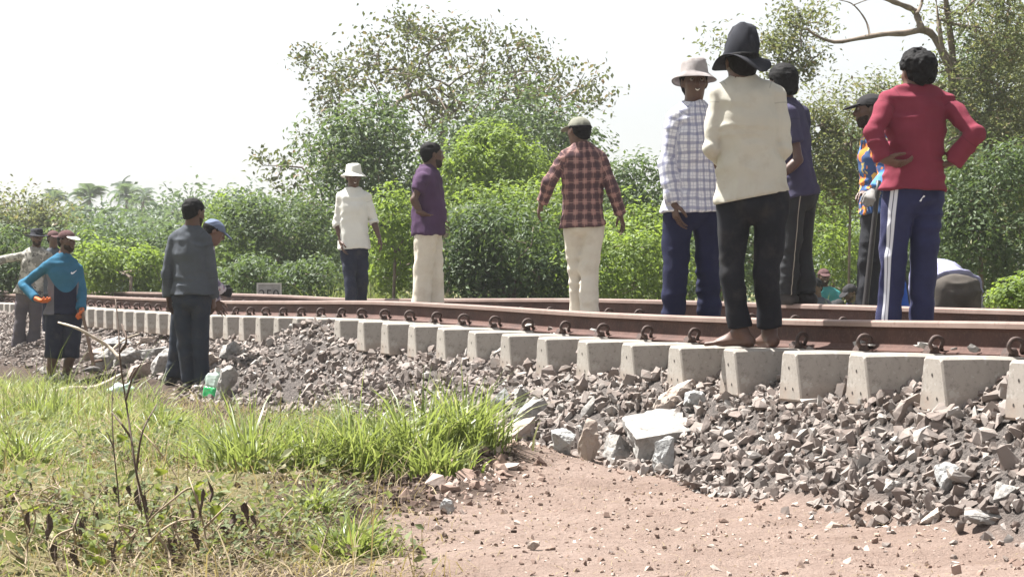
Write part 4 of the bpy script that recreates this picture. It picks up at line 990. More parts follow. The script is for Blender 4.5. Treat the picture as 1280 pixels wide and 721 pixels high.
class Cone:
    """round or elliptical tapered limb from a to b; r = radius or (half width along side, half depth)"""
    def __init__(s, a, b, ra, rb=None, side=None, flat=False, flata=False):
        s.a = np.asarray(a, float); s.b = np.asarray(b, float); rb = ra if rb is None else rb
        s.ra = np.array(ra if np.ndim(ra) else (ra, ra), float); s.rb = np.array(rb if np.ndim(rb) else (rb, rb), float)
        s.L = np.linalg.norm(s.b - s.a); s.ax = unit(s.b - s.a) if s.L > 1e-6 else np.array([0, 0, 1.0])
        if side is None: side = np.array([1, 0, 0]) if abs(s.ax[0]) < .8 else np.array([0, 1.0, 0])
        s.sd = unit(np.asarray(side, float) - s.ax * (s.ax @ side)); s.dp = np.cross(s.ax, s.sd); s.flat = flat; s.flata = flata
        m = max(s.ra.max(), s.rb.max()); s.lo = np.minimum(s.a, s.b) - m; s.hi = np.maximum(s.a, s.b) + m
    def loc(s, P):
        d = P - s.a; t = d @ s.ax; return d @ s.sd, d @ s.dp, t
    def ev(s, P):
        x, y, l = s.loc(P); t = np.clip(l / s.L, 0, 1) if s.L > 1e-6 else np.zeros_like(l)
        w = s.ra[0] + (s.rb[0] - s.ra[0]) * t; e = s.ra[1] + (s.rb[1] - s.ra[1]) * t; o = l - t * s.L; m = np.minimum(w, e)
        d = (np.sqrt((x / w) ** 2 + (y / e) ** 2 + (o / m) ** 2) - 1) * m
        if s.flat: d = np.maximum(d, l - s.L)
        if s.flata: d = np.maximum(d, -l)
        return d
class Ell:
    def __init__(s, c, r, fr): s.c = np.asarray(c, float); s.r = np.asarray(r, float); s.fr = np.asarray(fr, float); s.lo = s.c - s.r.max(); s.hi = s.c + s.r.max()
    def ev(s, P):
        q = (P - s.c) @ s.fr.T / s.r; return (np.sqrt((q ** 2).sum(-1)) - 1) * s.r.min()

def folds(k, co):
    mp = k.new("ShaderNodeMapping"); mp.inputs["Scale"].default_value = (1, 1, .55); mp.inputs["Rotation"].default_value = (.3, .2, 0); k.link(co, mp.inputs[0])
    n = k.new("ShaderNodeTexNoise", noise_type='RIDGED_MULTIFRACTAL'); n.inputs["Scale"].default_value = 8; n.inputs["Detail"].default_value = 3; n.inputs["Distortion"].default_value = .6; k.link(mp.outputs[0], n.inputs["Vector"])
    k.bump(k.math('ADD', k.math('MULTIPLY', n.outputs[0], .35), k.math('MULTIPLY', k.noise(co, 260, 2), .06)), .9, .045)
def seam(k, col):
    v = k.sep(k.attr("cloth", "Vector")); m = k.ramp(k.math('ABSOLUTE', k.math('SUBTRACT', v[1], 20.05)), .0022, .004, .25, 0)
    return k.mix(m, col, (.01, .01, .01))
def fabric(name, c, var=.18, rough=.9, dust=None, weave=900):
    k = NT(name); co = k.coord(); n = k.noise(co, 5, 4); n2 = k.noise(co, 40, 3)
    col = k.mix(k.ramp(n, .3, .7), tuple(x * (1 - var) for x in c), tuple(min(1, x * (1 + var)) for x in c))
    if dust: col = k.mix(k.ramp(k.noise(co, 7, 5, .65), .5, .72, 0, .55), col, dust)
    col = seam(k, col); folds(k, co)
    return k.base(col, rough, .15)
def plaid(name, base, bands, rough=.9):
    """bands: (axis 0|1, period m, centre 0..1, half width 0..1, colour, strength)"""
    k = NT(name); v = k.sep(k.attr("cloth", "Vector")); co = k.coord(); col = (base + (1.0,))[:4]; first = True
    nz = k.noise(co, 30, 3); wob = k.math('MULTIPLY', k.math('SUBTRACT', k.noise(co, 8, 3), .5), .036)
    for ax, per, c, hw, bc, st in bands:
        f = k.math('FRACT', k.math('DIVIDE', k.math('ADD', k.math('ADD', v[ax], wob), 10.0), per))
        d = k.math('ABSOLUTE', k.math('SUBTRACT', f, c)); m = k.math('MULTIPLY', k.ramp(d, hw * .8, hw * 1.25, 1, 0), st)
        col = k.mix(m, col if not first else base, bc); first = False
    col = k.mix(k.ramp(nz, .3, .8, 0, .25), col, tuple(x * .7 for x in base))
    folds(k, co)
    return k.base(col, rough, .15)
def printed(name, cols, scale=7):
    k = NT(name); co = k.coord(); col = None
    n = k.noise(co, scale, 2, .5, 0); n2 = k.noise(co, scale * 1.7, 3, .6)
    col = k.mix(k.ramp(n, .44, .47), cols[0], cols[1]); col = k.mix(k.ramp(n2, .54, .57), col, cols[2]); col = k.mix(k.ramp(k.noise(co, scale * 2.3, 2), .60, .63), col, cols[3])
    return k.base(col, .9, .15)
def skin(name, c):
    k = NT(name); co = k.coord(); n = k.noise(co, 14, 3)
    k.p.inputs["Subsurface Weight"].default_value = 0.0
    k.bump(k.noise(co, 120, 3), .12, .003)
    return k.base(k.mix(k.ramp(n, .3, .7), tuple(x * .85 for x in c), tuple(x * 1.15 for x in c)), .5, .4)
M['skin'] = skin("dark brown skin", (.088, .047, .034)); M['skin2'] = skin("brown skin", (.12, .062, .043))
M['beard'] = mat_simple('short dark beard', (.030, .021, .017), .8, .5, 90, .5, 160, .12)
M['foot'] = skin("dusty foot skin", (.16, .095, .075))
M['hair'] = mat_simple("black hair", (.009, .0085, .009), .75, .4, 60, .6, 140, .12)
M['eye'] = mat_simple("eye white", (.20, .17, .15), .4, .05); M['pupil'] = mat_simple("dark iris", (.02, .013, .01), .25, .05); M['teeth'] = mat_simple("teeth", (.72, .68, .6), .35, .05)
M['shoe'] = mat_simple("dark shoe leather", (.035, .031, .03), .6, .3, 20, .2)

def revolve(prof, n=40, sx=1.0, sy=1.0, wob=None):
    prof = np.asarray(prof, float); a = np.arange(n) * 2 * np.pi / n; V = []
    for i, (r, z) in enumerate(prof):
        rr = np.full(n, r); zz = np.full(n, z)
        if wob is not None: rr, zz = wob(i, a, rr, zz)
        V.append(np.stack([rr * np.cos(a) * sx, rr * np.sin(a) * sy, zz], 1))
    m = len(prof); V = np.concatenate(V); i, j = np.meshgrid(np.arange(m - 1), np.arange(n), indexing='ij'); i = i.ravel(); j = j.ravel(); k = (j + 1) % n
    return V, [np.stack([i * n + j, i * n + k, (i + 1) * n + k, (i + 1) * n + j], 1), np.arange(n)[None, ::-1], ((m - 1) * n + np.arange(n))[None]]

def person(label, d, J, face, head_yaw=None, pitch=0.0, roll=0.0, floor=None, vox=.011, skin_m='skin', wear=(), hat=None, hair='short', beard=False, hands=('relax', 'relax'), size=1.0,
           chest=(.156, .108), waist=(.140, .102), hip=(.160, .118), leg=(.082, .058, .048), arm=(.046, .038, .030), feet='shoe', smile=False, foot_dir=None, group="railway workers"):
    """J: joints as photo pixels (px, py, depth offset) on the picture's left (L) and right (R); face: heading in degrees, 0 = away from the camera, 90 = to the right"""
    K = {}
    for k, v in J.items():
        Y = d + (v[2] if len(v) > 2 else 0.0)
        p = at(v[0], v[1] if v[1] is not None else YH, Y)
        if v[1] is None: p[2] = floor + .085
        K[k] = p
    fl = floor if floor is not None else min(K['anL'][2], K['anR'][2]) - .085
    base = np.array([(K['anL'][0] + K['anR'][0]) / 2, (K['anL'][1] + K['anR'][1]) / 2, fl])
    for k in K: K[k] = K[k] - base
    fa = math.radians(face); Fw = np.array([math.sin(fa), math.cos(fa), 0]); Rt = np.array([math.cos(fa), -math.sin(fa), 0]); UP = np.array([0, 0, 1.0])
    hy = math.radians(face if head_yaw is None else head_yaw)
    hF = np.array([math.sin(hy), math.cos(hy), 0]); hR = np.array([math.cos(hy), -math.sin(hy), 0])
    cp, sp = math.cos(pitch), math.sin(pitch); hU = UP * cp + hF * sp; hF = hF * cp - UP * sp
    cr, sr = math.cos(roll), math.sin(roll); hR, hU = hR * cr + hU * sr, hU * cr - hR * sr
    HF = np.stack([hR, hF, hU])
    side = unit(K['shR'] - K['shL']); side[2] *= .3; side = unit(side)
    T0 = (K['hipL'] + K['hipR']) / 2; T1 = K['neck']; ax = T1 - T0; up = unit(ax)
    H = K['head']; hs = size
    hp = lambda x, y, z: H + hs * (hR * x + hF * y + hU * z)
    allp = np.array(list(K.values())); lo = allp.min(0) - .24; hi = allp.max(0) + .24; lo[2] = min(lo[2], -.03); hi[2] = max(hi[2], H[2] + .2)
    # ---- body
    def torso(f, g, hem=None, k=.03, hemw=None):
        c = (chest[0] + g, chest[1] + g); w = (waist[0] + g, waist[1] + g); h = (hip[0] + g, hip[1] + g)
        L = []
        L.append(Cone(T0 + ax * .22, T0 + ax * .68, w, c, side)); L.append(Cone(T0 + ax * .66, T0 + ax * .86, c, (c[0] * .90, c[1] * .86), side)); L.append(Cone(T0 + ax * .86, T0 + ax * .985, (c[0] * .90, c[1] * .86), (c[0] * .42, c[1] * .60), side))
        for q in ('L', 'R'):
            L.append(Cone(K['sh' + q], T1 + up * .004, arm[0] + g - .004, .046 + g, side)); L[-1].off = 20.0
        if hem is not None:
            hw = np.linalg.norm(K['hipR'] - K['hipL']) / 2 + leg[0] + .036
            h = (max(h[0], hw), max(h[1], leg[0] + .058)); h = h if hem < .12 else (h[0] * .96, h[1]); L.append(Cone(T0 + ax * .24, T0 + ax * hem, w, h, side, True))
        for q in L: f.add(q, k)
        return L
    B = Field(lo, hi, vox * (1.12 if vox < .0125 else 1.0))
    torso(B, -.012)
    bw_ = (min(hip[0], waist[0]) - .035, min(hip[1], waist[1]) - .035); B.add(Cone(T0, T0 + ax * .24, bw_, bw_, side), .02)
    for q in ('L', 'R'):
        B.add(Cone(K['hip' + q], K['kn' + q], leg[0] - .012, leg[1] - .010), .03); B.add(Cone(K['kn' + q], K['an' + q], leg[1] - .010, .038), .02)
        cal = K['kn' + q] * .66 + K['an' + q] * .34 - Fw * .012; cr_ = .046 if any(w_['name'] == 'shorts' for w_ in wear) else .036; B.add(Ell(cal, (cr_, cr_ + .004, .10), np.stack([Rt, Fw, UP])), .03)
        B.add(Cone(K['sh' + q], K['el' + q], arm[0] - .006, arm[1] - .006), .03); B.add(Cone(K['el' + q], K['wr' + q], arm[1] - .005, arm[2] - .006), .015)
        B.add(Cone(K['el' + q] * .75 + K['wr' + q] * .25, K['el' + q] * .5 + K['wr' + q] * .5, arm[1] - .003, arm[2] + .002), .02)
    # neck and head
    B.add(Cone(T1 - up * .02, hp(0, -.022, -.06), .060, .054), .03)
    for q, k in ((Ell(hp(0, -.012, .030), (.074 * hs, .095 * hs, .084 * hs), HF), .01), (Ell(hp(0, .022, -.045), (.058 * hs, .066 * hs, .076 * hs), HF), .03), (Ell(hp(0, .060, -.096), (.026 * hs, .022 * hs, .020 * hs), HF), .02),
                 (Ell(hp(0, .078, .026), (.050 * hs, .016 * hs, .011 * hs), HF), .015), (Cone(hp(0, .086, .012), hp(0, .106, -.024), .010 * hs, .014 * hs), .012), (Ell(hp(0, .094, -.030), (.020 * hs, .012 * hs, .010 * hs), HF), .008),
                 (Ell(hp(-.04, .058, -.018), (.020 * hs, .02 * hs, .018 * hs), HF), .02), (Ell(hp(.04, .058, -.018), (.020 * hs, .02 * hs, .018 * hs), HF), .02), (Ell(hp(0, .086, -.057), (.026 * hs, .011 * hs, .0075 * hs), HF), .006), (Ell(hp(0, .083, -.071), (.022 * hs, .012 * hs, .008 * hs), HF), .006),
                 (Ell(hp(-.077, -.008, -.002), (.011 * hs, .020 * hs, .032 * hs), HF), .008), (Ell(hp(.077, -.008, -.002), (.011 * hs, .020 * hs, .032 * hs), HF), .008)): B.add(q, k)
    for x in (-.031, .031): B.sub(Ell(hp(x, .096, .008), (.019 * hs, .018 * hs, .011 * hs), HF), .008)
    # feet
    fd = {}; FEET = []
    for q in ('L', 'R'):
        fdv = Fw if foot_dir is None else np.array([math.sin(math.radians(foot_dir['LR'.index(q)])), math.cos(math.radians(foot_dir['LR'.index(q)])), 0.0])
        fd[q] = fdv; an = K['an' + q]; gz = an[2] - .085; fr = np.array([-fdv[1], fdv[0], 0]) * -1
        he = np.array([an[0], an[1], gz]) - fdv * .045; 
        if feet == 'bare':
            FB = Field(he - .34, he + .34, .0048); FB.lo = np.array([an[0] - .28, an[1] - .28, gz - .012]); FB.n = np.ceil(np.array([.56, .56, .15]) / .0048).astype(int); FB.S = np.full(FB.n, .2, np.float32); FEET.append(FB)
            FB.add(Cone(an, he + UP * .03, .034, .032), .02); FB.add(Cone(he + UP * .028, he + fdv * .17 + UP * .022, (.030, .028), (.042, .018), fr), .02); FB.add(Cone(an + UP * .07, an, .036, .033), .02); FB.add(Cone(an - UP * .01, he + fdv * .14 + UP * .03, .034, .022), .03)
            for t in range(5):
                o = (t - 2) * .0175 * (1 if q == 'L' else -1); FB.add(Cone(he + fdv * .17 + fr * o + UP * .018, he + fdv * (.225 - .009 * t) + fr * o * 1.1 + UP * .012, .012 if t == 0 else .0095, .011 if t == 0 else .0085), .006)
        else: B.add(Cone(he + UP * .03, he + fdv * .15 + UP * .025, .026, .028), .02)
    V, F = B.surface(); hm = MB(); hm.add(V, [F])
    for FB in FEET:
        V, F = FB.surface(); hm.add(V, [F])
    # hands with five fingers
    HP = {}
    for qi, q in enumerate(('L', 'R')):
        mode = hands[qi]
        if mode is None: continue
        w = K['wr' + q]; dr = unit(w - K['el' + q])
        if ('ha' + q) in K: dr = unit(K['ha' + q] - w)
        fwd = Fw - dr * (Fw @ dr); fwd = unit(fwd) if np.linalg.norm(fwd) > .25 else unit(UP - dr * (UP @ dr))
        mid = T0 + ax * .3; inn = mid - w; inn = inn - dr * (inn @ dr) - fwd * (inn @ fwd); inn = unit(inn)
        thumb, palm = fwd, inn
        if mode == 'hip': thumb, palm = unit(-fwd * .5 - UP * 0 + inn * .2), inn; thumb = unit(thumb - dr * (thumb @ dr)); palm = unit(palm - dr * (palm @ dr) - thumb * (palm @ thumb))
        cu = {'relax': .35, 'fist': 1.25, 'open': .12, 'hip': .45}[mode]; P = []
        P.append((Cone(w - dr * .03, w + dr * .02, .026, (.030, .019), thumb), .01)); P.append((Cone(w + dr * .01, w + dr * .085, (.032, .017), (.041, .014), thumb), .012))
        for t in range(4):
            c = w + dr * (.090 - .004 * abs(t - 1)) + thumb * (.033 - .0222 * t); a = .12 + cu * .6; ln = (.040, .046, .042, .032)[t]; r = .0084 - .0005 * t
            v = dr
            for sgm, f in enumerate((1.0, .66, .52)):
                v = unit(dr * math.cos(a) + palm * math.sin(a) + thumb * (.10 - .07 * t) * (1 - min(1, cu))); e = c + v * ln * f; P.append((Cone(c, e, r, r * .9), .004)); c = e; r *= .9; a += cu * (.9 + .12 * t)
        c = w + dr * .025 + thumb * .026 + palm * .006
        for v, ln, r in ((unit(dr * .75 + thumb * .75 + palm * .3), .038, .0125), (unit(dr * .95 + thumb * .30 + palm * (.3 + .4 * cu)), .032, .0105), (unit(dr * 1.0 + palm * (.3 + .5 * cu)), .026, .0088)):
            P.append((Cone(c, c + v * ln, r, r * .9), .006)); c = c + v * ln
        HP[q] = P; hl = np.min([p.lo for p, _ in P], 0) - .02; hh = np.max([p.hi for p, _ in P], 0) + .02
        f = Field(hl, hh, max(.0042, vox * .45))
        for p, k in P: f.add(p, k)
        hv, hf = f.surface(); hm.add(hv, [hf])
    body = add("person", hm.mesh("person_body", M[skin_m], True)); body.location = base; tag(body, label, "person", group)
    # ---- clothes
    for wspec in wear:
        nm, mt = wspec['name'], wspec['mat']; h = wspec.get('vox', vox * 1.12); f = Field(lo, hi, h); g = wspec.get('g', .006); parts = []
        if nm in ('shirt', 't_shirt'):
            hem = wspec.get('hem', -.02); parts += torso(f, g, hem)
            for q in ('L', 'R'):
                sl = wspec.get('sleeve', 2.0)
                if sl <= 1: e = K['sh' + q] * (1 - sl) + K['el' + q] * sl; parts.append(Cone(K['sh' + q], e, arm[0] + g + .006, arm[1] + g + .014, None, True))
                else:
                    parts.append(Cone(K['sh' + q], K['el' + q], arm[0] + g * .8, arm[1] + g * .8)); e = K['el' + q] * (2 - sl) + K['wr' + q] * (sl - 1); parts.append(Cone(K['el' + q], e, arm[1] + g + .003, arm[2] + g + wspec.get('cuff', .008), None, True))
                for p in parts[-(1 if sl <= 1 else 2):]: f.add(p, .004); p.off = 20.0
            if wspec.get('belly'): b = wspec['belly']; e_ = Ell(T0 + ax * .30 + Fw * b[0], (b[1], b[2], b[1]), np.stack([Rt, Fw, UP])); f.add(e_, .06)
            f.wrinkle(wspec.get('fold', .011), 9.5, (1, 1, .7), True, len(label) * .37)
            if wspec.get('collar', True):
                c = Cone(T1 - up * .01, T1 + up * .038 - Fw * .004, .070 + g, .064, None, True); f.add(c, .012); 
            f.sub(Cone(T1 + up * .035, T1 + up * .09, .058, .075), .008)
            if 'hemcut' in wspec:
                x0, z0, slope = wspec['hemcut']; pt = at(x0, z0, d) - base; f.cut(pt, unit(np.array([slope, 0, -1.0])))
        elif nm == 'lower_panel':
            hem = wspec.get('hem', .0); L = torso(f, g, hem); f.cut(T0 + ax * wspec['top'], up)
            for q in ('L', 'R'): parts = L
            f.wrinkle(.004, 9)
        elif nm in ('trousers', 'shorts'):
            tp = wspec.get('top', .16)
            parts.append(Cone(T0 - ax * .02, T0 + ax * tp, (hip[0] + g - .012, hip[1] + g - .010), (min(hip[0], waist[0]) + g - .022, min(hip[1], waist[1]) + g - .02), side, True)); f.add(parts[-1], .03)
            for q in ('L', 'R'):
                end = wspec.get('end', 1.0); kn, an = K['kn' + q], K['an' + q]; fl_ = wspec.get('flare', (leg[2], leg[2] + .012))
                if end <= 0: 
                    parts.append(Cone(K['hip' + q], kn + (kn - K['hip' + q]) * end, leg[0] + g, leg[1] + g + .020, None, True)); f.add(parts[-1], .010)
                else:
                    parts.append(Cone(K['hip' + q], kn, leg[0] + g, leg[1] + g)); f.add(parts[-1], .010); e = kn * (1 - end) + an * end
                    parts.append(Cone(kn, e, leg[1] + g, fl_[1] + g, None, True)); f.add(parts[-1], .02)
                if q == 'R':
                    for p in parts[-(1 if end <= 0 else 2):]: p.off = 10.0
            f.wrinkle(wspec.get('fold', .011), 8.5, (1, 1, .5), True, len(label) * .53)
        elif nm == 'glove':
            for q, P in HP.items():
                if q not in wspec.get('which', 'LR'): continue
                hl = np.min([p.lo for p, _ in P], 0) - .03; hh = np.max([p.hi for p, _ in P], 0) + .03; f = Field(hl, hh, .006)
                for p, k in P:
                    p.ra = p.ra + .005; p.rb = p.rb + .005; f.add(p, k)
                V, F = f.surface(); add("glove", mesh("glove", V, [F], M[mt], True), body)
            continue
        V, F = f.surface()
        if not len(V): continue
        cl = np.zeros((len(V), 3)); best = np.full(len(V), 9.0)
        for p in parts:
            e = p.ev(V); m = e < best; x, y, l = p.loc(V); best[m] = e[m]
            up_like = abs(p.ax[2]) > .8 and np.allclose(p.a, T0 + ax * .22) or p.ra[0] > .11
            if up_like: xx = np.arctan2((V - T0) @ np.cross(side, up), (V - T0) @ side) * .15; zz = (V - T0) @ up
            else: xx, zz = np.arctan2(y, x) * .055, l + getattr(p, 'off', 0.0)
            cl[m] = np.stack([xx, zz + (30 if nm in ('trousers', 'shorts') and up_like else 0), (V - T0) @ side], 1)[m]
        add(nm if nm != 'lower_panel' else 'shirt_panel', mesh(nm, V, [F], M[mt], True, {"cloth": cl}), body)
    # ---- shoes
    if feet == 'shoe':
        for q in ('L', 'R'):
            an = K['an' + q]; gz = an[2] - .085; fdv = fd[q]; fr = np.array([fdv[1], -fdv[0], 0]); he = np.array([an[0], an[1], gz]) - fdv * .05
            f = Field(np.minimum(he, an) - .33, np.maximum(he, an) + .33, max(.008, vox * .7)); f.lo = np.array([an[0] - .3, an[1] - .3, gz - .02]); f.n = np.ceil(np.array([.6, .6, .2]) / f.h).astype(int); f.S = np.full(f.n, .2, np.float32)
            f.add(Cone(he + UP * .035, he + fdv * .19 + UP * .03, (.036, .034), (.046, .030), fr), .02); f.add(Cone(he + UP * .05 + fdv * .02, an + UP * .015, .040, .042, None, True), .03); f.add(Cone(he + fdv * .05 + UP * .06, he + fdv * .14 + UP * .04, .032, .03), .02)
            f.cut(np.array([0, 0, gz]), np.array([0, 0, -1.0])); V, F = f.surface(); add("shoe", mesh("shoe", V, [F], M['shoe'], True), body)
    # ---- hair, beard, hat, eyes
    hz_ = hat[3] if hat and len(hat) > 3 else .035
    if hair:
        gz = {'short': .012, 'bushy': .028, 'long': .026}[hair]; hv = max(.007, vox * .7); f = Field(H - .22, H + .24, hv)
        f.add(Ell(hp(0, -.020, .034), ((.076 + gz * .9) * hs, (.094 + gz * .9) * hs, (.082 + gz) * hs), HF), .01)
        if hair == 'long': f.add(Ell(hp(0, -.05, -.03), ((.064 + gz) * hs, (.055 + gz) * hs, .075 * hs), HF), .02)
        elif hair == 'bushy': f.add(Ell(hp(0, -.052, -.012), (.082 * hs, .066 * hs, .066 * hs), HF), .02)
        else: f.add(Ell(hp(0, -.045, -.025), (.072 * hs, .058 * hs, .065 * hs), HF), .02)
        f.wrinkle(.010 if hair == 'bushy' else .005, 30 if hair != 'bushy' else 26, (1, 1, 1), hair != 'bushy', 3.1)
        if hair == 'bushy': f.wrinkle(.007, 60, (1, 1, 1), False, 7.7)
        if hat: f.cut(hp(0, 0, hz_ + .012), hU)
        n = unit(hF * 1.0 - hU * 1.05); f.cut(hp(0, .070, .062), n)
        n2 = unit(hF * .9 - hU * .15)
        f.sub(Ell(hp(0, .085, -.02), (.085 * hs, .075 * hs, .075 * hs), HF), .01)
        for x in (-1, 1): f.sub(Ell(hp(.088 * x, -.004, -.006), (.018 * hs, .022 * hs, .034 * hs), HF), .006)
        V, F = f.surface()
        if len(V): add("hair", mesh("hair", V, [F], M['hair'], True), body)
    if beard:
        f = Field(H - .2, H + .2, max(.006, vox * .6)); f.add(Ell(hp(0, .023, -.050), (.0605 * hs, .068 * hs, .074 * hs), HF), .01); f.add(Ell(hp(0, .060, -.097), (.028 * hs, .025 * hs, .023 * hs), HF), .02)
        f.wrinkle(.0025, 50, (1, 1, 1), False); f.cut(hp(0, .07, -.048), unit(hU * 1.0 + hF * .35)); f.sub(Ell(hp(0, .10, -.060), (.022 * hs, .03 * hs, .012 * hs), HF), .005)
        V, F = f.surface()
        if len(V): add("beard", mesh("beard", V, [F], M['beard'], True), body)
    if abs((fa if head_yaw is None else hy) % (2 * math.pi) - math.pi) < 1.9:
        for x in (-.031, .031):
            V, F = revolve([(.001, .0125), (.006, .011), (.0105, .006), (.0122, 0), (.0105, -.006), (.006, -.011), (.001, -.0125)], 12)
            e = add("eye", mesh("eye", V * hs, F, [M['eye']], True), body, tuple(hp(x, .0755, .007)))
            V, F = revolve([(.0005, .0012), (.0045, .0010), (.0056, 0)], 10)
            V = np.stack([V[:, 0], V[:, 2], V[:, 1]], 1)
            add("iris", mesh("iris", (V * hs) @ HF, F, M['pupil'], True), e, tuple(hF * .0119 * hs))
    if smile:
        a = np.linspace(-.75, .75, 9); V = []
        for z in (0, -.0075):
            for t in a: V.append(hp(.021 * math.sin(t), .0985 - .012 * (1 - math.cos(t)) * 1.2, -.0615 + .008 * (t / .75) ** 2 + z * (1 - .5 * (t / .75) ** 2)))
        Q = [(i, i + 1, 10 + i, 9 + i) for i in range(8)]
        V = np.array(V); V2 = V - hF * .004; QQ = np.array(Q); add("teeth", mesh("teeth", np.concatenate([V, V2]), [QQ, QQ[:, ::-1] + 18], M['teeth'], True), body)
    if hat:
        kind, mt = hat[0], hat[1]; sc = hat[2] if len(hat) > 2 else 1.0; hz = hat[3] if len(hat) > 3 else .035
        if kind in ('bucket', 'floppy', 'boonie'):
            if kind == 'bucket': prof = [(.004, .098), (.055, .098), (.078, .088), (.086, .06), (.092, .012), (.094, .004), (.118, -.014), (.146, -.034), (.147, -.038), (.120, -.019), (.094, -.002), (.088, .0), (.080, .055), (.004, .090)]
            elif kind == 'boonie': prof = [(.004, .092), (.060, .092), (.084, .080), (.089, .05), (.093, .008), (.118, .000), (.158, -.006), (.158, -.011), (.118, -.006), (.090, .002), (.082, .05), (.004, .085)]
            else: prof = [(.004, .172), (.036, .169), (.058, .150), (.077, .106), (.090, .060), (.098, .012), (.098, .0), (.128, -.022), (.160, -.040), (.162, -.045), (.128, -.027), (.095, -.006), (.088, .01), (.080, .06), (.066, .105), (.004, .158)]
            def wob(i, a, r, z):
                r0 = prof[i][0]; k = max(0, (r0 - .095) / .06); am = {'bucket': .35, 'floppy': 1.25, 'boonie': .5}[kind]
                z = z + am * k * (.022 * np.sin(2 * a + .6) + .012 * np.sin(3 * a + 2)); r = r * (1 + .02 * np.sin(3 * a + i))
                if kind == 'floppy' and z.mean() > .03: r = r * (1 + .11 * np.sin(3 * a + 1 + .3 * i) + .06 * np.sin(5 * a + i)); z = z + .006 * np.sin(2 * a + i) 
                return r, z
            V, F = revolve(prof, 48, .93, 1.06, wob)
            if kind == 'floppy': V[:, 0] += .02 * np.clip(V[:, 2] / .17, 0, 1) ** 2
            V = V * (1 + .035 * noise3(V * 16 + 2) + .02 * noise3(V * 38))[:, None]
            V = V * sc * hs; V = H + hs * (hU * hz) + V @ HF
            add("hat", mesh("hat", V, F, M[mt], True), body)
        else:
            f = Field(H - .26, H + .26, max(.005, vox * .5)); f.add(Ell(hp(0, -.014, hz), (.086 * hs, .106 * hs, .084 * hs), HF), .01)
            f.cut(hp(0, 0, hz - .002), -hU); f.wrinkle(.0025, 18, (1, 1, 1), True)
            V, F = f.surface(); add("cap", mesh("cap", V, [F], M[mt], True), body)
            f = Field(H - .26, H + .26, .0055); c_ = hp(0, .105, hz - .002)
            fr = np.stack([hR, unit(hF - hU * .30), unit(hU + hF * .30)])
            f.add(Ell(c_, (.070 * hs, .085 * hs, .011), fr), .005); f.sub(Ell(hp(0, -.02, hz - .02), (.078 * hs, .098 * hs, .12 * hs), HF), .004)
            V, F = f.surface(); add("visor", mesh("visor", V, [F], M[hat[4] if len(hat) > 4 else mt], True), body)
    return body, K, base, HF, (Fw, Rt)
# ------------------------------------------------------------------ clothes materials
def two_tone(name, a, b, c, split):
    k = NT(name); v = k.sep(k.attr("cloth", "Vector")); co = k.coord()
    lowm = k.math('MULTIPLY', k.math('LESS_THAN', k.math('SUBTRACT', v[1], k.math('MULTIPLY', k.math('MULTIPLY', v[2], v[2]), 6.0)), split), k.math('LESS_THAN', v[1], 10.0))
    sidem = k.math('MULTIPLY', k.math('GREATER_THAN', k.math('ABSOLUTE', v[2]), .118), lowm)
    col = k.mix(k.ramp(k.noise(co, 8, 3), .3, .7), a, tuple(x * 1.25 for x in a)); col = k.mix(lowm, col, b); col = k.mix(sidem, col, c)
    folds(k, co); return k.base(col, .9, .1)
def striped(name, base, bands):
    """bands: (leg offset 0|10, angle deg, half width m, colour)"""
    k = NT(name); v = k.sep(k.attr("cloth", "Vector")); co = k.coord()
    col = k.mix(k.ramp(k.noise(co, 8, 3), .3, .7), tuple(x * .8 for x in base), tuple(x * 1.2 for x in base))
    for off, ang, hw, c in bands:
        m = k.ramp(k.math('ABSOLUTE', k.math('SUBTRACT', v[0], math.radians(ang) * .055)), hw * .85, hw * 1.15, 1, 0)
        m = k.math('MULTIPLY', m, k.math('LESS_THAN', k.math('ABSOLUTE', k.math('SUBTRACT', v[1], 10.35 if off else .3)), .6)); col = k.mix(m, col, c)
    folds(k, co); return k.base(col, .75, .25)
M['hair'].name = 'black hair'
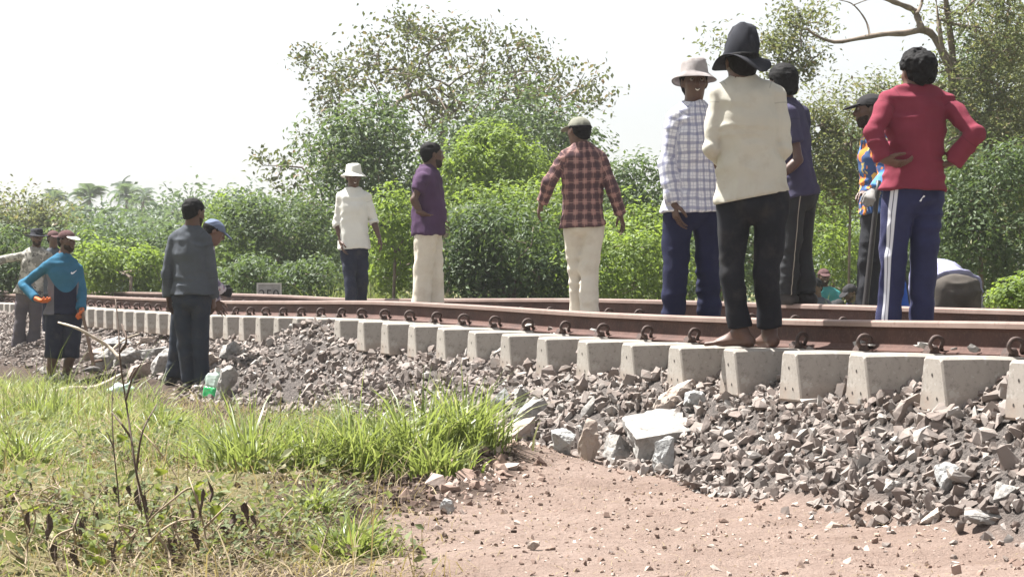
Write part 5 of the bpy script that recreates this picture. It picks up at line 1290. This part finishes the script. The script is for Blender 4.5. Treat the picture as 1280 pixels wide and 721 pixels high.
CL = {
 'cream': fabric("cream cotton", (.49, .47, .41), .06, .9, (.38, .335, .27)), 'black': fabric("black cotton", (.016, .017, .022), .3, .9, (.05, .047, .045)),
 'navy': fabric("navy trouser cloth", (.016, .018, .046), .2), 'navy2': fabric("navy cotton", (.022, .025, .042), .2, .9, (.06, .055, .055)), 'white': fabric("white shirt cloth", (.62, .61, .57), .06),
 'purple': fabric("purple shirt cloth", (.066, .036, .076), .2), 'beige': fabric("cream trouser cloth", (.58, .53, .45), .07, .9, (.45, .38, .30)), 'grey': fabric("charcoal grey cloth", (.072, .080, .095), .15),
 'slate': fabric("slate trouser cloth", (.030, .036, .050), .2, .9, (.06, .055, .055)), 'greytr': fabric("dusty grey trouser cloth", (.085, .075, .085), .15, .9, (.14, .115, .10)), 'red': fabric("crimson jersey", (.185, .032, .052), .12),
 'greynavy': fabric("washed navy cotton", (.052, .048, .085), .15), 'darkgrey': fabric("dark grey trouser cloth", (.030, .031, .034), .25, .9, (.08, .07, .06)), 'teal': fabric("teal shirt cloth", (.05, .23, .23), .15), 'lav': fabric("pale lavender cloth", (.27, .27, .39), .08),
 'khaki': fabric("grey brown trouser cloth", (.075, .066, .058), .15, .9, (.13, .11, .09)), 'bluecap': fabric("blue grey cap cloth", (.13, .16, .24), .15), 'browncap': fabric("brown cap cloth", (.085, .045, .045), .2), 'olivecap': fabric("olive grey cap cloth", (.19, .19, .155), .15),
 'hatblack': fabric("black felt", (.022, .023, .030), .3, .85, (.06, .058, .06)), 'hatwhite': fabric("white hat cloth", (.66, .65, .60), .06), 'hatgrey': fabric("grey patterned hat cloth", (.26, .235, .23), .35, .9, (.44, .42, .42)), 'blackcap': fabric("black cap cloth", (.025, .024, .026), .25),
 'orange': mat_simple("orange work glove", (.55, .13, .035), .7, .2, 30, .3), 'greyglove': fabric("grey work glove", (.24, .23, .22), .15),
 'camo': printed("grey camouflage cloth", [(.36, .345, .31), (.22, .21, .19), (.46, .44, .40), (.11, .105, .10)], 8), 'paint': printed("blue and orange printed cloth", [(.08, .20, .46), (.05, .09, .20), (.62, .20, .045), (.60, .46, .14)], 6), 'cloud': printed("patchy patterned cloth", [(.28, .25, .33), (.50, .47, .50), (.14, .12, .19), (.35, .20, .25)], 16),
 'plaidred': plaid("brown plaid cloth", (.30, .165, .15), [(0, .082, .5, .24, (.050, .030, .040), .80), (1, .082, .5, .24, (.050, .030, .040), .80), (0, .082, .02, .05, (.42, .27, .23), .6), (1, .082, .98, .05, (.42, .27, .23), .6)]),
 'plaidblue': plaid("white and navy check cloth", (.72, .72, .76), [(0, .058, .5, .17, (.16, .17, .30), .62), (1, .058, .5, .17, (.16, .17, .30), .62), (0, .058, .02, .05, (.30, .31, .44), .55), (1, .058, .98, .05, (.30, .31, .44), .55)]),
 'sport': two_tone("blue sports cloth", (.032, .115, .19), (.018, .020, .040), (.14, .135, .155), .24),
 'track': striped("navy tracksuit cloth", (.022, .024, .072), [(0, 128, .0062, (.66, .66, .72)), (0, 112, .0062, (.66, .66, .72)), (10, -4, .0055, (.60, .60, .66)), (10, -19, .005, (.60, .60, .66))]),
 'bluestripe': striped("black trousers with blue panel", (.018, .019, .024), [(10, 75, .026, (.03, .10, .42))]),
 'piped': striped("black trousers with pale piping", (.024, .025, .028), [(0, 75, .0022, (.34, .31, .26))]),
}
M.update(CL)
W = lambda name, mat, **k: dict(name=name, mat=mat, **k)
FT = CAMZ - .36                        # standing level between the rails
def gz_at(px, d): p = at(px, YH, d); return float(ground_z(p[:1], p[1:2])[0])
SLP = float(z_near(np.array([2.6]))[0]) - RAIL_H + .014

person("barefoot person in cream long sleeved top and black floppy hat, standing on a sleeper end", 11.28,
       dict(head=(926, 79), neck=(928, 104), shL=(899, 119), shR=(970, 119), elL=(889, 184, -.03), elR=(979, 184, -.02), wrL=(905, 200, .22), wrR=(960, 206, .24), hipL=(919, 250), hipR=(964, 250), knL=(916, 342, -.01), knR=(959, 342, -.01), anL=(926, None, .0), anR=(962, None, .05)),
       -8, head_yaw=-14, floor=SLP, vox=.009, wear=(W('shirt', 'cream', hem=-.10, hemcut=(948, 246, .19), g=.008, fold=.009), W('trousers', 'black', end=.93, flare=(.05, .054), fold=.009)), hat=('floppy', 'hatblack', 1.02, .034), hair='short', feet='bare', foot_dir=(-68, -16), hip=(.175, .13), leg=(.090, .060, .048), chest=(.160, .108), waist=(.158, .106))
person("smiling man in a white and navy checked shirt and grey bucket hat facing the camera", 13.5,
       dict(head=(868, 104), neck=(866, 135), shL=(845, 148, -.07), shR=(889, 149, .07), elL=(834, 204, -.09), elR=(899, 204, .12), wrL=(842, 254, -.13), wrR=(893, 250, .05), hipL=(848, 262, -.03), hipR=(883, 262, .03), knL=(843, 340, -.04), knR=(885, 340, .03), anL=(841, None, -.02), anR=(887, None, .04)),
       156, head_yaw=174, pitch=-.12, floor=FT, vox=.010, wear=(W('shirt', 'plaidblue', hem=-.03, g=.016, fold=.010), W('trousers', 'navy', flare=(.06, .062), g=.010)), hat=('bucket', 'hatgrey', 1.04, .052), hair='short', smile=True, leg=(.090, .066, .056))
person("bareheaded man in navy grey T-shirt, half hidden behind the barefoot person in cream", 15.2,
       dict(head=(977, 104), neck=(983, 129), shL=(987, 143, -.15), shR=(1001, 143, .15), elL=(998, 200, -.2), elR=(1003, 200, .2), wrL=(976, 221, -.22), wrR=(982, 222, .2), hipL=(994, 243, -.08), hipR=(1006, 243, .08), knL=(989, 308, -.05), knR=(1004, 308, .06), anL=(984, None, -.02), anR=(1008, None, .03)),
       -62, head_yaw=-35, floor=CAMZ - .145, vox=.011, wear=(W('t_shirt', 'greynavy', sleeve=.62, hem=-.03, g=.012), W('trousers', 'piped', g=.010, flare=(.06, .066))), hair='long', group="railway workers")
person("man in black cap and blue and orange printed shirt, behind the crimson jersey", 14.8,
       dict(head=(1087, 138), neck=(1096, 164), shL=(1098, 182, -.17), shR=(1104, 182, .17), elL=(1109, 222, -.24), elR=(1092, 224, .22), wrL=(1096, 238, -.30), wrR=(1084, 238, -.05), hipL=(1095, 270, -.09), hipR=(1101, 270, .09), knL=(1087, 330, -.08), knR=(1117, 330, .10), anL=(1084, None, -.06), anR=(1129, None, .12)),
       -80, head_yaw=-84, floor=CAMZ - .43, vox=.011, wear=(W('shirt', 'paint', hem=.02, g=.014, collar=True), W('trousers', 'bluestripe', g=.014, flare=(.07, .08)), W('glove', 'greyglove', which='L')), hat=('cap', 'blackcap', 1.0, .030), hair='short', hands=('fist', 'relax'), beard=True)
person("man in crimson jersey and navy striped track trousers with hands on his hips", 12.4,
       dict(head=(1145, 92), neck=(1145, 115), shL=(1110, 126, -.04), shR=(1181, 127, .04), elL=(1092, 166, -.14), elR=(1219, 167, -.10), wrL=(1104, 199, -.16), haL=(1128, 207, -.16), wrR=(1191, 202, -.03), haR=(1172, 212, .06), hipL=(1124, 244, -.02), hipR=(1160, 244, .02), knL=(1116, 320, -.02), knR=(1155, 320, .02), anL=(1110, None, -.02), anR=(1152, None, .03)),
       -14, head_yaw=-24, floor=FT, vox=.010, wear=(W('shirt', 'red', hem=.05, g=.014, collar=False, fold=.011), W('trousers', 'track', g=.010, flare=(.055, .058))), hair='bushy', hands=('hip', 'hip'), skin_m='skin2', chest=(.156, .108), waist=(.148, .104), leg=(.082, .062, .050))
person("man in a brown plaid shirt, cream trousers and olive cap walking away between the rails", 17.2,
       dict(head=(723, 164), neck=(727, 184), shL=(705, 199, -.02), shR=(750, 199, .02), elL=(686, 229, -.06), elR=(766, 239, -.02), wrL=(677, 254, .04), wrR=(775, 268, .05), hipL=(718, 279), hipR=(741, 279), knL=(721, 335, .06), knR=(736, 335, -.03), anL=(724, None, .16), anR=(736, None, -.12)),
       -12, head_yaw=-40, floor=FT, vox=.012, wear=(W('shirt', 'plaidred', hem=-.05, g=.012, fold=.011), W('trousers', 'beige', g=.010, flare=(.06, .066))), hat=('cap', 'olivecap', 1.0, .030), hair='short', leg=(.084, .062, .054))
person("man in purple half sleeved shirt and cream trousers, in profile, hand on hip", 20.3,
       dict(head=(541, 194), neck=(534, 212), shL=(529, 224, -.18), shR=(536, 224, .18), elL=(517, 250, -.24), elR=(528, 252, .22), wrL=(526, 266, -.22), haL=(538, 272, -.16), wrR=(545, 274, .2), hipL=(533, 290, -.09), hipR=(538, 290, .09), knL=(529, 338, -.07), knR=(542, 338, .08), anL=(525, None, -.06), anR=(543, None, .1)),
       78, head_yaw=74, floor=FT, vox=.0145, wear=(W('shirt', 'purple', sleeve=.60, hem=-.05, g=.016, belly=(.03, .165, .135)), W('trousers', 'beige', g=.012, flare=(.07, .078))), hair='short', beard=True, hands=('hip', 'relax'), chest=(.172, .125), waist=(.165, .135), leg=(.098, .074, .06))
person("man in white shirt and white bucket hat walking towards us between the rails", 23.9,
       dict(head=(442, 222), neck=(441, 238), shL=(426, 247), shR=(458, 247), elL=(422, 279, .02), elR=(467, 276, .02), wrL=(426, 302, -.06), wrR=(474, 297, -.06), hipL=(435, 307), hipR=(451, 307), knL=(438, 354, -.10), knR=(452, 354, .06), anL=(439, None, -.16), anR=(450, None, .22)),
       172, head_yaw=165, floor=FT, vox=.0145, wear=(W('shirt', 'white', sleeve=1.18, hem=-.06, g=.012, cuff=.016), W('trousers', 'navy2', g=.008, flare=(.05, .056))), hat=('bucket', 'hatwhite', 1.06, .050), hair='short', smile=True)
b1, K1, base1, HF1, fr1 = person("man in blue sports shirt, orange gloves, black shorts and brown cap", 22.6,
       dict(head=(84, 301), neck=(79, 321), shL=(59, 333, -.06), shR=(97, 335, .06), elL=(29, 355, .06), elR=(102, 362, .06), wrL=(45, 373, -.10), haL=(56, 378, -.16), wrR=(102, 386, -.04), hipL=(68, 394, -.03), hipR=(91, 394, .03), knL=(66, 448, -.06), knR=(88, 448, -.02), anL=(63, None, -.03), anR=(81, None, .04)),
       146, head_yaw=130, floor=gz_at(72, 22.6), vox=.012, wear=(W('shirt', 'sport', hem=.02, g=.009, fold=.010), W('shorts', 'navy2', end=-.02, g=.012), W('glove', 'orange')), hat=('cap', 'browncap', 1.0, .030, 'hatwhite'), hair='short', beard=True, hands=('hip', 'fist'))
person("man in grey camouflage shirt and wide black hat, one arm held out sideways", 29.4,
       dict(head=(46, 297), neck=(45, 312), shL=(31, 320), shR=(60, 320), elL=(8, 323, .0), elR=(66, 343, .0), wrL=(-14, 330, -.05), wrR=(64, 364, -.05), hipL=(28, 367), hipR=(45, 367), knL=(25, 404, -.02), knR=(44, 404, .02), anL=(23, None), anR=(41, None)),
       168, floor=float(at(30, 441, 29.4)[2]), vox=.017, wear=(W('shirt', 'camo', hem=-.02, g=.016), W('trousers', 'greytr', g=.016, flare=(.07, .08))), hat=('boonie', 'hatblack', 1.05, .030), hair='short', beard=True)
person("man in a dark cap standing behind the man in blue, only his head showing", 30.6,
       dict(head=(67, 298), neck=(67, 313), shL=(54, 321), shR=(81, 321), elL=(52, 345), elR=(85, 345), wrL=(54, 366), wrR=(84, 366), hipL=(60, 368), hipR=(76, 368), knL=(60, 404), knR=(77, 404), anL=(60, None), anR=(78, None)),
       165, head_yaw=150, floor=float(at(60, 438, 30.6)[2]), vox=.019, wear=(W('shirt', 'grey', hem=-.02, g=.014), W('trousers', 'navy2', g=.012)), hat=('cap', 'browncap', 1.0, .03), hair='short')
person("man in a charcoal grey long sleeved shirt and slate trousers seen from behind, looking down", 18.8,
       dict(head=(243, 266), neck=(239, 287), shL=(218, 299, .05), shR=(258, 300, -.05), elL=(209, 341, .03), elR=(263, 339, -.03), wrL=(211, 371, .06), wrR=(266, 371, .02), hipL=(228, 373, .02), hipR=(251, 373, -.02), knL=(232, 430, .02), knR=(250, 430, -.01), anL=(237, None, .03), anR=(252, None, -.02)),
       18, head_yaw=42, pitch=.15, floor=gz_at(243, 18.8), vox=.011, wear=(W('shirt', 'grey', hem=.06, g=.014, fold=.010), W('trousers', 'slate', g=.010, flare=(.055, .052))), hair='short', beard=True, chest=(.148, .104), leg=(.080, .058, .046))
person("man in a blue grey cap bending forward behind the man in charcoal grey", 20.1,
       dict(head=(268, 290), neck=(257, 308), shL=(248, 315, -.16), shR=(252, 314, .18), elL=(262, 345, -.05), elR=(258, 350, .2), wrL=(276, 364, .05), haL=(290, 366, .1), wrR=(270, 376, .2), hipL=(228, 374, -.08), hipR=(232, 374, .09), knL=(222, 428, -.06), knR=(238, 428, .1), anL=(216, None, -.05), anR=(232, None, .14)),
       72, head_yaw=80, pitch=.45, floor=gz_at(224, 20.1), vox=.012, wear=(W('shirt', 'cloud', hem=-.12, g=.016), W('trousers', 'slate', g=.012), W('glove', 'blackcap', which='L')), hat=('cap', 'bluecap', 1.02, .030), hair='short', skin_m='skin2', hands=('fist', 'relax'))
person("man in a pale lavender shirt and grey brown trousers bending over beyond the far rail", 17.0,
       dict(head=(1158, 348, .82), neck=(1166, 340, .58), shL=(1150, 345, .48), shR=(1188, 341, .56), elL=(1148, 388, .56), elR=(1186, 388, .66), wrL=(1152, 420, .66), wrR=(1180, 420, .72), hipL=(1182, 364, 0), hipR=(1208, 364, .05), knL=(1180, 424, -.05), knR=(1208, 424, 0), anL=(1180, None, .0), anR=(1210, None, .05)),
       -26, pitch=1.2, floor=gz_at(1195, 17.0), vox=.012, wear=(W('shirt', 'lav', hem=.0, g=.034, sleeve=.6, collar=False), W('trousers', 'khaki', g=.012, top=.08, flare=(.07, .08))), hair='short', hip=(.19, .145), leg=(.108, .075, .058))
def sitter(label, d, hx, hy, face, shirt, hat=None, smile=False, pitch=0.0, beard=False, vox=.016):
    fl = gz_at(hx, d); s = FPX / d; fa = math.radians(face); fx, fyv = math.sin(fa), math.cos(fa); rx, ry = math.cos(fa), -math.sin(fa)
    sgn = 1 if rx > 0 else -1
    def J(x, f, zpx): return (hx + (x * rx * sgn + f * fx) * s, zpx, x * ry * sgn + f * fyv)
    yf = YH + (CAMZ - fl) * s; hip_y = max(hy + .70 * s, 0); kn_y = min(hip_y - .1 * s, yf - .42 * s)
    person(label, d, dict(head=(hx, hy), neck=J(0, -.05, hy + .16 * s), shL=J(-.17, -.06, hy + .24 * s), shR=J(.17, -.06, hy + .24 * s), elL=J(-.22, .08, hy + .50 * s), elR=J(.22, .08, hy + .50 * s), wrL=J(-.12, .28, hy + .55 * s), wrR=J(.12, .28, hy + .55 * s),
           hipL=J(-.09, -.12, hip_y), hipR=J(.09, -.12, hip_y), knL=J(-.14, .30, kn_y), knR=J(.14, .30, kn_y), anL=J(-.12, .22, None), anR=J(.12, .22, None)), face, pitch=pitch, floor=fl, vox=vox,
           wear=(W('shirt', shirt, hem=.0, g=.014), W('trousers', 'darkgrey', g=.012)), hat=hat, hair='short', smile=smile, beard=beard, group="workers crouching beyond the track")
sitter("smiling crouching man in a teal shirt and brown cap beyond the far rail", 29.5, 1030, 346, 178, 'teal', ('cap', 'browncap', 1.0, .03), True, 0, True)
sitter("crouching man in a grey blue shirt with bowed head beside the one in teal", 28.5, 1062, 366, 232, 'greynavy', ('cap', 'blackcap', 1.0, .03), False, .4, True)
sitter("crouching man in a dim grey shirt in front of the one in teal", 27.5, 1019, 360, 215, 'grey', None, False, .3)
sitter("crouching man of whom only the dark hair shows beyond the far rail at the right", 28.0, 1237, 378, 10, 'navy2', None, False, .2)

# printed marks, laid on the cloth they belong to
from mathutils.bvhtree import BVHTree
def print_on(body, part, name, outline, mat, lift=.003):
    """a thin printed shape: outline in photo pixels, dropped along the line of sight on the garment"""
    g = [c for c in body.children if c.name.split(".")[0] == part][0]; me = g.data; base = np.array(body.location)
    bv = BVHTree.FromPolygons([tuple(v.co) for v in me.vertices], [tuple(p.vertices) for p in me.polygons]); P = []
    for x, y in outline:
        e = at(x, y, 1.0); o = np.array([0, 0, CAMZ]); dr = unit(e - o); h = bv.ray_cast(Vector(o - base), Vector(dr))
        if h[0] is None: return
        P.append(np.array(h[0]) - dr * lift)
    n = len(P); P = np.array(P); c = P.mean(0); V = np.concatenate([P, P + unit(base + c - np.array([0, 0, CAMZ])) * lift * .7]); i = np.arange(n); j = (i + 1) % n
    add(name, mesh(name, V, [i[None], np.stack([j, i, n + i, n + j], 1)], mat), body)
M['print'] = mat_simple("white print", (.75, .75, .76), .6, .05)
print_on(b1, 'shirt', "chest_logo", [(88.4, 341.2), (89.2, 339.8), (90.2, 340.6), (91.8, 340.2), (96.6, 337.2), (92.2, 341.8), (90.2, 342.8), (89, 342.4)], M['print'])
pr = [o for o in bpy.data.objects if o.get("label", "").startswith("man in crimson")][0]
print_on(pr, 'trousers', "pocket_mark", [(1149, 251.5), (1151, 252.2), (1156.5, 245), (1154.6, 244.2)], M['print'])

# ------------------------------------------------------------------ tools and litter
M['tool_wood'] = mat_simple("worn tool wood", (.17, .11, .08), .8, .3, 12, .3); M['iron'] = mat_simple("dark tool iron", (.07, .062, .058), .6, .3, 15, .3)
M['pole_dark'] = mat_simple("dark steel bar", (.030, .027, .027), .5, .3, 10, .1); M['pale_stick'] = mat_simple("bleached stick", (.42, .36, .29), .85, .25, 12, .3)
root = bpy.data.objects.new("mattock", None); COL.objects.link(root); a = at(102, 386, 22.5); b = at(119, 466, 22.2); root.location = b; tag(root, "mattock with a brown handle held upside down by the man in blue", "tool")
P = np.linspace(a, b, 10) - b; add("handle", mesh("handle", *tube(P, np.linspace(.016, .022, 10), 8), M['tool_wood'], True), root)
bl = MB(); V, F = tube([(-.13, 0, .02), (-.08, 0, .035), (-.02, 0, .04), (.03, 0, .035), (.09, 0, .0)], [.012, .02, .034, .026, .010], 8); V[:, 1] *= .8; bl.add(V, F); add("blade", bl.mesh("blade", M['iron'], True), root)
def pole(name, label, a, b, r, mat, n=12, bend=0.0, cat="tool", ends=None):
    a = np.asarray(a); b = np.asarray(b); P = np.linspace(a, b, n); P[:, 2] += bend * np.sin(np.linspace(0, math.pi, n)); base = P[0].copy()
    o = add(name, mesh(name, *tube(P - base, np.linspace(r[0], r[1], n) if np.ndim(r) else r, 8), M[mat], True), None, tuple(base)); tag(o, label, cat); return o
pole("crowbar", "long dark bar held upright in the grey glove behind the crimson jersey", at(1080, 397, 14.35) * np.array([1, 1, 1]), at(1098, 226, 14.47), (.021, .017), 'pole_dark')
g_ = at(1163, 398, 13.9); pole("crowbar", "thin dark bar standing behind the right leg of the striped track trousers", (g_[0], g_[1], CAMZ - .40), at(1170, 262, 13.9), (.016, .014), 'pole_dark')
def stick(label, pts, d, r, mat='pale_stick'):
    P = np.array([at(x, y, d + .1 * math.sin(i * 1.7)) if d else pix_ground(x, y) + np.array([0, 0, r]) for i, (x, y) in enumerate(pts)]); b = P[0].copy()
    o = add("branch", mesh("branch", *tube(spline(P - b, 24), np.linspace(r, r * .55, 24) * (1 + .12 * np.sin(np.arange(24) * 1.9)), 7), M[mat], True), None, tuple(b)); tag(o, label, "stick"); return o
stick("pale bent branch crossing in front of the black shorts", [(150, 448), (134, 432), (116, 421), (96, 410), (73, 403)], 21.4, .020)
stick("pale twig on the rocks pointing up to the right", [(140, 437), (150, 428), (162, 421), (174, 417)], 23.0, .013)
stick("long bleached pole lying on the ground in front of the man in blue", [(62, 500), (90, 490), (120, 481), (156, 470)], None, .034)
stick("brown stick lying across the boulders under the sleepers", [(118, 452), (150, 446), (186, 440)], 23.2, .014, 'tool_wood')
# crumpled pale plastic bag
g = pix_ground(150, 494); f = Field((-.2, -.2, -.02), (.2, .2, .22), .008); f.add(Ell((0, 0, .06), (.12, .07, .06), np.eye(3)), .02); f.add(Cone((.05, 0, .08), (.10, .02, .14), .03, .008), .03); f.wrinkle(.016, 16, (1, 1, 1), True, 4); f.cut(np.zeros(3), np.array([0, 0, -1.0]))
V, F = f.surface(); k = NT("pale plastic film"); k.p.inputs["Transmission Weight"].default_value = .3; k.base((.50, .66, .60), .35, .5)
o = add("plastic_bag", mesh("plastic_bag", V, [F], k.m, True), None, tuple(g)); tag(o, "crumpled pale green plastic bag lying by the bleached pole", "plastic bag")
# green plastic container
g = pix_ground(262, 496); root = bpy.data.objects.new("plastic_container", None); COL.objects.link(root); root.location = g + np.array([0, .10, 0]); root.rotation_euler = (-.12, .1, -.5); tag(root, "bright green plastic container with pale upper part, by the charcoal grey man's feet", "container")
def rbox(f, c, h, r):
    class Bx: pass
    p = Bx(); p.lo = np.array(c) - h; p.hi = np.array(c) + h; hh = np.array(h) - r
    p.ev = lambda P: np.linalg.norm(np.maximum(np.abs(P - np.array(c)) - hh, 0), axis=-1) + np.minimum(np.max(np.abs(P - np.array(c)) - hh, -1), 0) - r
    f.add(p, .01)
f = Field((-.12, -.1, -.01), (.12, .1, .3), .006); rbox(f, (0, 0, .055), np.array([.07, .05, .055]), .022); f.wrinkle(.003, 20); V, F = f.surface()
k = NT("green plastic"); k.p.inputs["Transmission Weight"].default_value = .25; k.base((.02, .46, .13), .3, .5); add("body", mesh("container_body", V, [F], k.m, True), root)
f = Field((-.12, -.1, .05), (.12, .1, .34), .006); rbox(f, (0, 0, .16), np.array([.062, .044, .062]), .024); f.add(Cone((.02, 0, .20), (.02, 0, .25), .020), .02); f.wrinkle(.004, 18); V, F = f.surface()
k = NT("pale translucent plastic"); k.p.inputs["Transmission Weight"].default_value = .35; k.base((.62, .74, .66), .3, .5); add("upper_shell", mesh("container_upper", V, [F], k.m, True), root)
V, F = tube([(.02, 0, .245), (.02, 0, .275)], .024, 14); add("cap", mesh("container_cap", V, F, M['hatwhite'], False), root)
V, F = tube(spline([(-.055, 0, .12), (-.085, 0, .15), (-.085, 0, .19), (-.045, 0, .215)], 14), .009, 7); add("handle", mesh("container_handle", V, F, k.m, True), root)

# kilometre plate
d_ = 31.0; c = at(336.5, 353.5, d_); gz = gz_at(336.5, d_); w_ = 31 / (FPX / d_); root = bpy.data.objects.new("distance_post", None); COL.objects.link(root); root.location = (c[0], c[1], gz); tag(root, "small grey concrete plate with dark numerals standing behind the far rail", "sign")
top = c[2] - gz; ph = .34
def box(x0, x1, y0, y1, z0, z1, b=.006):
    V = np.array([(x, y, z) for x in (x0, x1) for y in (y0, y1) for z in (z0, z1)]); return V, [np.array([(0, 1, 3, 2), (4, 6, 7, 5), (0, 4, 5, 1), (2, 3, 7, 6), (0, 2, 6, 4), (1, 5, 7, 3)])]
M['plate'] = mat_simple("weathered plate concrete", (.30, .285, .27), .9, .25, 12, .3)
mb = MB(); mb.add(*box(-w_ / 2 + .02, w_ / 2 - .02, -.02, .03, top - ph, top - .02)); add("plate", mb.mesh("plate", M['plate']), root)
mb = MB(); mb.add(*box(-w_ / 2, w_ / 2, -.032, .035, top - .024, top)); mb.add(*box(-w_ / 2, -w_ / 2 + .022, -.032, .035, top - ph, top - .0245)); mb.add(*box(w_ / 2 - .022, w_ / 2, -.032, .035, top - ph, top - .0245)); mb.add(*box(-w_ / 2, w_ / 2, -.032, .035, top - ph - .024, top - ph - .0005))
add("raised_rim", mb.mesh("raised_rim", mat_simple("pale rim concrete", (.44, .42, .39), .9, .2, 12, .3)), root)
add("post", (lambda m: (m.add(*box(-.05, .05, -.015, .028, -.1, top - ph - .0245)), m.mesh("post", M['plate']))[1])(MB()), root)
cu = bpy.data.curves.new("numerals", 'FONT'); cu.body = "250"; cu.size = .20; cu.align_x = 'CENTER'; cu.extrude = .003; cu.resolution_u = 3; cu.materials.append(mat_simple("dark numeral paint", (.06, .055, .055), .8, .2))
o = bpy.data.objects.new("numerals", cu); me_ = bpy.data.meshes.new_from_object(o); bpy.data.objects.remove(o); o = bpy.data.objects.new("numerals", me_); COL.objects.link(o); o.parent = root; o.location = (0, -.024, top - .235); o.rotation_euler = (math.radians(90), 0, 0)
# ------------------------------------------------------------------ haze: thin humid air
mb = MB(); mb.add(*box(-800, 800, -90, 1200, -3, 16)); o = add("haze", mb.mesh("haze", None)); tag(o, kind="stuff")
hm_ = bpy.data.materials.new("humid air"); hm_.use_nodes = True; n_ = hm_.node_tree.nodes; n_.remove(n_["Principled BSDF"])
pv = n_.new("ShaderNodeVolumePrincipled"); pv.inputs["Color"].default_value = (.92, .95, 1.0, 1); pv.inputs["Density"].default_value = .0005; pv.inputs["Anisotropy"].default_value = .3
hm_.node_tree.links.new(pv.outputs[0], n_["Material Output"].inputs["Volume"]); o.data.materials.append(hm_)
